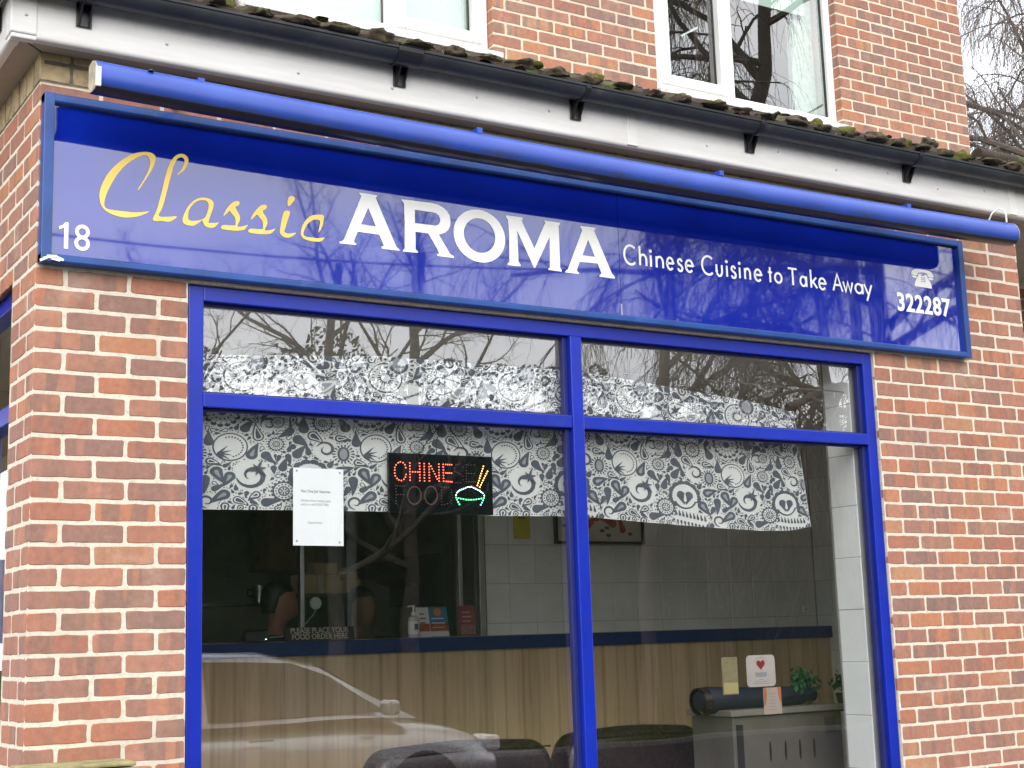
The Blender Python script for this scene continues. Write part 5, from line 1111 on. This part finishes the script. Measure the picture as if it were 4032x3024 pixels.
def potplant(x, y, z, label, seed, s=1):
    t = thing('potted_plant', label, 'plant', 'plants on the cabinet', loc=(x, y, z)); MB().lathe([(0,0),(.035*s,0),(.045*s,.06),(.04*s,.06),(.03*s,.01)], n=14).build('pot', M['pot'], t, smooth=True)
    r = random.Random(seed); mb = MB(); st = MB()
    for i in range(16):
        a = r.uniform(0, 6.28); d = r.uniform(.01, .06)*s; top = Vector((math.cos(a)*d, math.sin(a)*d, .06+r.uniform(.02, .075)*s)); st.tube([(0,0,.05), tuple(top)], .0015, 4)
        for k in range(9):
            c = top+Vector((r.gauss(0,.012), r.gauss(0,.012), r.gauss(0,.012)))*s; n_ = Vector((r.gauss(0,1), r.gauss(0,1)-.6, r.gauss(0,1)+.3)).normalized(); u = n_.orthogonal().normalized(); v = n_.cross(u); L_ = r.uniform(.010, .018)*s
            mb.add([c-u*L_, c-v*L_*.5, c+u*L_, c+v*L_*.5], [(0,1,2,3)])
    mb.build('foliage', M['leaf'], t); st.build('stem', M['leaf'], t)
potplant(4.10, .74, 1.13, 'small leafy green plant on the cabinet near the blanket end', 3, 1.5); potplant(4.30, .62, 1.12, 'smaller leafy plant against the white tiled reveal', 5, 1.2)
st_ = thing('plant_stand', 'dark plant stand beside the beige cabinet', 'stand', loc=(4.34, .62, .3)); MB().box(-.07, .07, -.07, .07, .79, .815).build('stand_top', M['black'], st_)
for sx_ in (-1, 1):
    for sy_ in (-1, 1): MB().box(sx_*.06-.008, sx_*.06+.008, sy_*.06-.008, sy_*.06+.008, 0, .79).build('leg', M['black'], st_)
# ------------------------------------------------------------------ low brick planter wall at the left corner
lw = thing('low_brick_pier', 'low dark brick pier with mossy buff coping at the foot of the corner', 'pier', loc=(.12, -.22, 0))
b = Bricks(); b.wall(lambda u, d, z: (u-.12, -.13-d+.22-.12, z), -.02, .33, .0, 1.07, PA, [], seed=31); b.build('brickwork', M['stonetop'], lw)
MB().box(-.139, .207, -.026, .20, 0, 1.08).build('core', M['mortar'], lw)
r = random.Random(2); mb = MB()
for i in range(3):
    mb = MB(); x = -.15+.122*i; mb.box(x, x+.113, -.045, .215, 1.082, 1.133+r.uniform(-.003, .003)); mb.build('coping_brick', M['stone'], lw, bevel=.008)
MB().box(-.165, .20, .02, .214, 1.135, 1.150).build('moss_cap', M['stone'], lw, bevel=.006)

# ------------------------------------------------------------------ trees
def tree_mesh(name, seed, H=9, weep=True, spread=.5, twig=1.0, lim=11, tw=(7, 7, 5), r0=.16, mat=None):
    r = random.Random(seed); polys = []
    def grow(p, d, L_, rad, lev, seg):
        pts = [p.copy()]; ds = [d.copy()]; q = p.copy(); dd = d.copy()
        for i in range(seg):
            k = (i+1)/seg
            w_ = Vector((r.gauss(0, 1), r.gauss(0, 1), r.gauss(0, 1)))*(.10 if lev < 2 else .17)
            g = 0
            if weep: g = (0, -.02, -.16, -.42, -.5)[lev] if lev < 5 else -.5
            else: g = (0, .05, .05, .04, .0)[lev]
            dd = (dd+w_+Vector((0, 0, g))).normalized(); q = q+dd*(L_/seg); pts.append(q.copy()); ds.append(dd.copy())
        rs = [rad*(1-.62*i/seg) if lev < 4 else rad*(1-.5*i/seg) for i in range(seg+1)]
        polys.append((pts, rs, (9, 6, 5, 3, 3)[min(lev, 4)])); return pts, ds, rs
    def rec(p, d, L_, rad, lev):
        seg = (10, 8, 6, 5, 5)[lev]; pts, ds, rs = grow(p, d, L_, rad, lev, seg)
        if lev == 4: return
        n = (lim, tw[0], tw[1], tw[2])[lev]
        for i in range(n):
            f = (.30 if lev == 0 else .12)+(.70 if lev == 0 else .86)*(i+r.random()*.7)/n; f = min(f, .99); a = f*seg; j = min(int(a), seg-1); t = a-j
            base = pts[j].lerp(pts[j+1], t); dirn = ds[j+1]; ax = Vector((r.gauss(0, 1), r.gauss(0, 1), r.gauss(0, 1))).cross(dirn)
            if ax.length < 1e-3: continue
            ang = r.uniform(.45, 1.05) if lev else r.uniform(.6, 1.15)*(1.1-.35*f)*(.6+spread)
            nd = Matrix.Rotation(ang, 3, ax.normalized()) @ dirn
            LL = L_*((.52, .50, .45, .55)[lev])*(1-.45*f if lev == 0 else 1-.3*f)*r.uniform(.75, 1.2)
            if lev == 3: LL = r.uniform(.25, .6)*H/9*(1.35 if weep else .8)
            rr = max((rs[j]*(.55, .5, .5, .6)[lev]), .0022*twig)
            rec(base, nd.normalized(), LL, rr, lev+1)
    rec(Vector((0, 0, -.1)), Vector((r.uniform(-.05, .05), r.uniform(-.05, .05), 1)).normalized(), H, r0, 0)
    out = {0: MB(), 1: MB()}
    for pts, rs, ns in polys:
        mb = out[0] if ns >= 9 else out[1]; n = ns; u = (pts[1]-pts[0]).orthogonal().normalized(); vs = []
        for i, p in enumerate(pts):
            t = (pts[min(i+1, len(pts)-1)]-pts[max(i-1, 0)]).normalized(); u = (u-t*u.dot(t)); u = u.normalized() if u.length > 1e-6 else t.orthogonal().normalized(); q = t.cross(u)
            for k in range(n): a = 2*math.pi*k/n; vs.append(p+(u*math.cos(a)+q*math.sin(a))*rs[i])
        mb.add(vs, [(i*n+k, i*n+(k+1) % n, (i+1)*n+(k+1) % n, (i+1)*n+k) for i in range(len(pts)-1) for k in range(n)])
    return out
def make_tree(name, loc, label, seed, parent_src=None, rot=0, sc=1, mat='bark', group='bare trees along the street', **k):
    t = thing(name, label, 'tree', group, loc=loc); t.rotation_euler = (0, 0, R(rot)); t.scale = (sc, sc, sc)
    if parent_src:
        for ch in parent_src.children: c = ch.copy(); COL.objects.link(c); c.parent = t
    else:
        o = tree_mesh(name, seed, **k); o[0].build('trunk', M[mat], t, smooth=True, sharp=90); o[1].build('crown', M[mat], t)
    return t
TB = make_tree('weeping_birch', (23.0, 12.9, 0), 'weeping bare birch hanging its twigs beside the upper right wall corner', 5, H=15.5, weep=True, spread=1.0, lim=26, tw=(10, 9, 8), r0=.24, group=None, twig=1.7)
make_tree('weeping_birch', (28.6, 17.5, 0), 'second bare birch further back beyond the upper right wall corner', 0, parent_src=TB, rot=140, sc=1.08, group=None)
T1 = make_tree('bare_tree', (9.6, -18.5, 0), 'bare upright tree across the road, seen mirrored in the left top pane', 11, H=8.6, weep=False, spread=.35, lim=10, tw=(6, 5, 3), r0=.17, mat='bark2', twig=1.9)
T2 = make_tree('weeping_birch', (14.8, -16.5, 0), 'drooping birch across the road, mirrored behind the sign lettering', 23, H=10.5, weep=True, spread=.6, lim=14, tw=(7, 7, 6), r0=.17, twig=1.8)
T3 = make_tree('big_birch', (18.9, -14.4, 0), 'biggest birch across the road, mirrored in the right upstairs window', 31, H=16, weep=True, spread=1.0, lim=22, tw=(8, 8, 6), r0=.25, twig=2.0)
for i, (x, y, s, r_, src, lb) in enumerate(((7.0,-19.5,.86,80,T1,'bare tree at the left end of the row across the road'), (19.8,-15.5,1.05,200,T2,'drooping birch mirrored in the right top pane'), (12.4,-21,1.1,140,T1,'taller bare tree in the middle of the row across the road'),
        (27.5,-15.5,1.25,50,T2,'wide drooping birch farthest along the row across the road'), (23,-14.6,1.0,20,T2,'drooping birch between the other two at the right across the road'))):
    make_tree('bare_tree' if src is T1 else 'weeping_birch', (x, y, 0), lb, 0, parent_src=src, rot=r_, sc=s)
# ------------------------------------------------------------------ far side of the street (mirrored in the glass)
def hedge(x0, x1, y, h, seed):
    r = random.Random(seed); mb = MB(); n = int((x1-x0)*600)
    for i in range(n):
        x = r.uniform(x0, x1); hh = h*(1+.10*noise.noise(Vector((x*.5, seed, 0)))+.05*noise.noise(Vector((x*2.3, seed, 4)))); z = hh*(1-r.random()**1.5*.9); w_ = .55*math.sqrt(max(.05, 1-(z/hh)**3)); yy = y+r.uniform(-w_, w_*1.0)
        c = Vector((x, yy, z)); nn = Vector((r.gauss(0,1), r.gauss(0,1)+1, r.gauss(0,1))).normalized(); u = nn.orthogonal().normalized(); v = nn.cross(u); s = r.uniform(.035, .08)
        mb.add([c-u*s, c-v*s*.6, c+u*s, c+v*s*.6], [(0,1,2,3)])
    mb.box(x0, x1, y-.35, y+.25, 0, h*.86)
    return mb
hh = hedge(-6, 38, -21.5, 7.4, 4).build('hedge', M['hedge']); tag(hh, kind='stuff', label='dark evergreen hedge across the road'); 
def house(x, y, w_, d_, h, rh, label, mat):
    t = thing('house', label, 'house', 'houses across the road', loc=(x, y, 0))
    MB().box(-w_/2, w_/2, -d_, 0, 0, h).build('wall', M[mat], t)
    MB().prism_x([(.3, h-.05), (-d_/2, h+rh), (-d_-.3, h-.05), (-d_-.3, h+.1), (-d_/2, h+rh+.18), (.3, h+.12)][::1], -w_/2-.25, w_/2+.25).build('roof', M['farroof'], t)
    MB().box(w_*.2, w_*.2+.6, -d_/2-.3, -d_/2+.3, h+rh-.5, h+rh+1).build('chimney', M['farbrick'], t)
    for fx in (-.3, .05, .33):
        for z in (.9, 3.4):
            f_ = MB(); a = fx*w_-.6; f_.box(a, a+1.2, .0, .05, z, z+.07).box(a, a+1.2, .0, .05, z+1.1, z+1.2).box(a, a+.07, .0, .05, z+.07, z+1.1).box(a+1.13, a+1.2, .0, .05, z+.07, z+1.1).box(a+.57, a+.63, 0, .05, z+.07, z+1.1)
            o = f_.build('window', M['upvc'], t); MB().box(a+.07, a+1.13, .005, .012, z+.07, z+1.1).build('pane', M['carglass'], o)
house(33, -36, 10, 8, 5.2, 2.6, 'second brick house opposite, further right', 'farbrick')
# telephone wires
pl = thing('telegraph_pole', 'wooden telegraph pole across the road with wires', 'pole', loc=(17.2, -13.2, 0)); mb = MB(); mb.tube([(0,0,0),(0,0,8.6)], [.13,.09], 12); mb.build('pole', M['bark2'], pl, smooth=True)
for k, (ex, ey, ez) in enumerate(((34, -2, 7.5), (38, -10, 8.2), (-8, -13, 7.4))):
    pts = [(Vector((0,0,8.3-.25*k)).lerp(Vector((ex-17.2, ey+13.2, ez)), i/16)+Vector((0, 0, -.9*math.sin(math.pi*i/16)))) for i in range(17)]; mb = MB(); mb.tube(pts, .018, 5); mb.build('wire', M['black'], pl)
# ------------------------------------------------------------------ parked car (mirrored in the window)
car = thing('parked_car', 'silver hatchback parked at the kerb, mirrored low in the left pane', 'car', loc=(3.05, -6.25, .0)); car.scale = (1.06, 1.0, 1.02)
def carbody():
    # side outline (x,z) and half-widths per height give a lofted shell
    sec = []  # stations along x: (x, sill z, belt z, half width)
    st = [(-1.95,.42,.62,.60),(-1.90,.30,.86,.72),(-1.6,.24,.95,.82),(-1.0,.22,.96,.86),(0,.20,.95,.88),(.9,.20,.93,.88),(1.35,.22,.90,.86),(1.8,.24,.82,.80),(2.05,.30,.68,.68),(2.10,.42,.56,.55)]
    mb = MB(); vs = []; n = 12
    for x, z0, z1, hw in st:
        for i in range(n):
            a = 2*math.pi*i/n; ca, sa = math.cos(a), math.sin(a); y = hw*abs(ca)**.45*(1 if ca > 0 else -1); z = (z0+z1)/2+(z1-z0)/2*abs(sa)**.6*(1 if sa > 0 else -1); vs.append((x, y, z))
    mb.add(vs, [(k*n+i, k*n+(i+1) % n, (k+1)*n+(i+1) % n, (k+1)*n+i) for k in range(len(st)-1) for i in range(n)]+[tuple(range(n)), tuple((len(st)-1)*n+i for i in range(n))])
    b_ = mb.build('body', M['carpaint'], car, smooth=True, sharp=45); b_.modifiers.new('s', 'SUBSURF').render_levels = 2; b_.modifiers['s'].levels = 2
    gh = [(-1.78,.92,.97),(-1.6,.92,1.22),(-1.25,.92,1.40),(-.6,.92,1.455),(.1,.92,1.44),(.55,.92,1.34),(.95,.92,1.12),(1.25,.90,.94)]
    mb = MB(); vs = []
    for x, zb, zt in gh: vs += [(x, -.80, zb), (x, -.62-.10*(1.46-zt), zt-.03), (x, -.50, zt), (x, .50, zt), (x, .62+.10*(1.46-zt), zt-.03), (x, .80, zb)]
    n = 6; mb.add(vs, [(k*n+i, k*n+(i+1) % n, (k+1)*n+(i+1) % n, (k+1)*n+i) for k in range(len(gh)-1) for i in range(n-1)])
    mb.build('cabin', M['carpaint'], car, smooth=True, sharp=40)
    for s in (-1, 1):
        for pts in ([(-1.52,.96),(-.42,.96),(-.42,1.385),(-.75,1.39),(-1.22,1.33)], [(-.36,.96),(1.02,.96),(.60,1.25),(.30,1.36),(-.36,1.385)]):
            def yy(z): return s*(.80-.18*(z-.92)/.52+.012)
            vs = [(x, yy(z), z) for x, z in pts]; MB().add(vs, [tuple(range(len(vs))) if s < 0 else tuple(range(len(vs)-1, -1, -1))]).build('side_window', M['carglass'], car)
        m_ = MB(); m_.obox((.98, s*.93, 1.0), (0, 1, 0), .18, .10, .12); m_.build('wing_mirror', M['carpaint'], car, bevel=.03)
        MB().obox((2.0, s*.55, .66), (0, 1, 0), .30, .12, .13).build('headlight', M['white'], car, bevel=.03); MB().obox((-1.88, s*.60, .80), (0, 1, 0), .22, .10, .16).build('tail_light', M['red'], car, bevel=.02)
        for x in (-1.25, 1.30):
            w_ = MB().lathe([(.20,-.10),(.31,-.105),(.325,-.06),(.325,.06),(.31,.105),(.20,.10)], (x, s*.78, .325), 24, axis='y').build('wheel', M['rubber'], car, smooth=True, sharp=50)
            MB().lathe([(0,s*.085),(.05,s*.09),(.19,s*.07),(.21,s*.10)], (x, s*.78, .325), 24, axis='y').build('rim', M['alu'], w_, smooth=True, sharp=50)
        for x in (.0,): MB().box(x-.10, x+.08, s*.885-.01, s*.885+.01, .80, .825).build('door_handle', M['carpaint'], car, bevel=.006)
    MB().add([(1.20,-.60,.955),(1.20,.60,.955),(.62,.50,1.325),(.62,-.50,1.325)], [(0,1,2,3)]).build('windscreen', M['carglass'], car)
    MB().box(2.08, 2.12, -.26, .26, .36, .47).build('number_plate', M['white'], car, bevel=.004)
carbody()
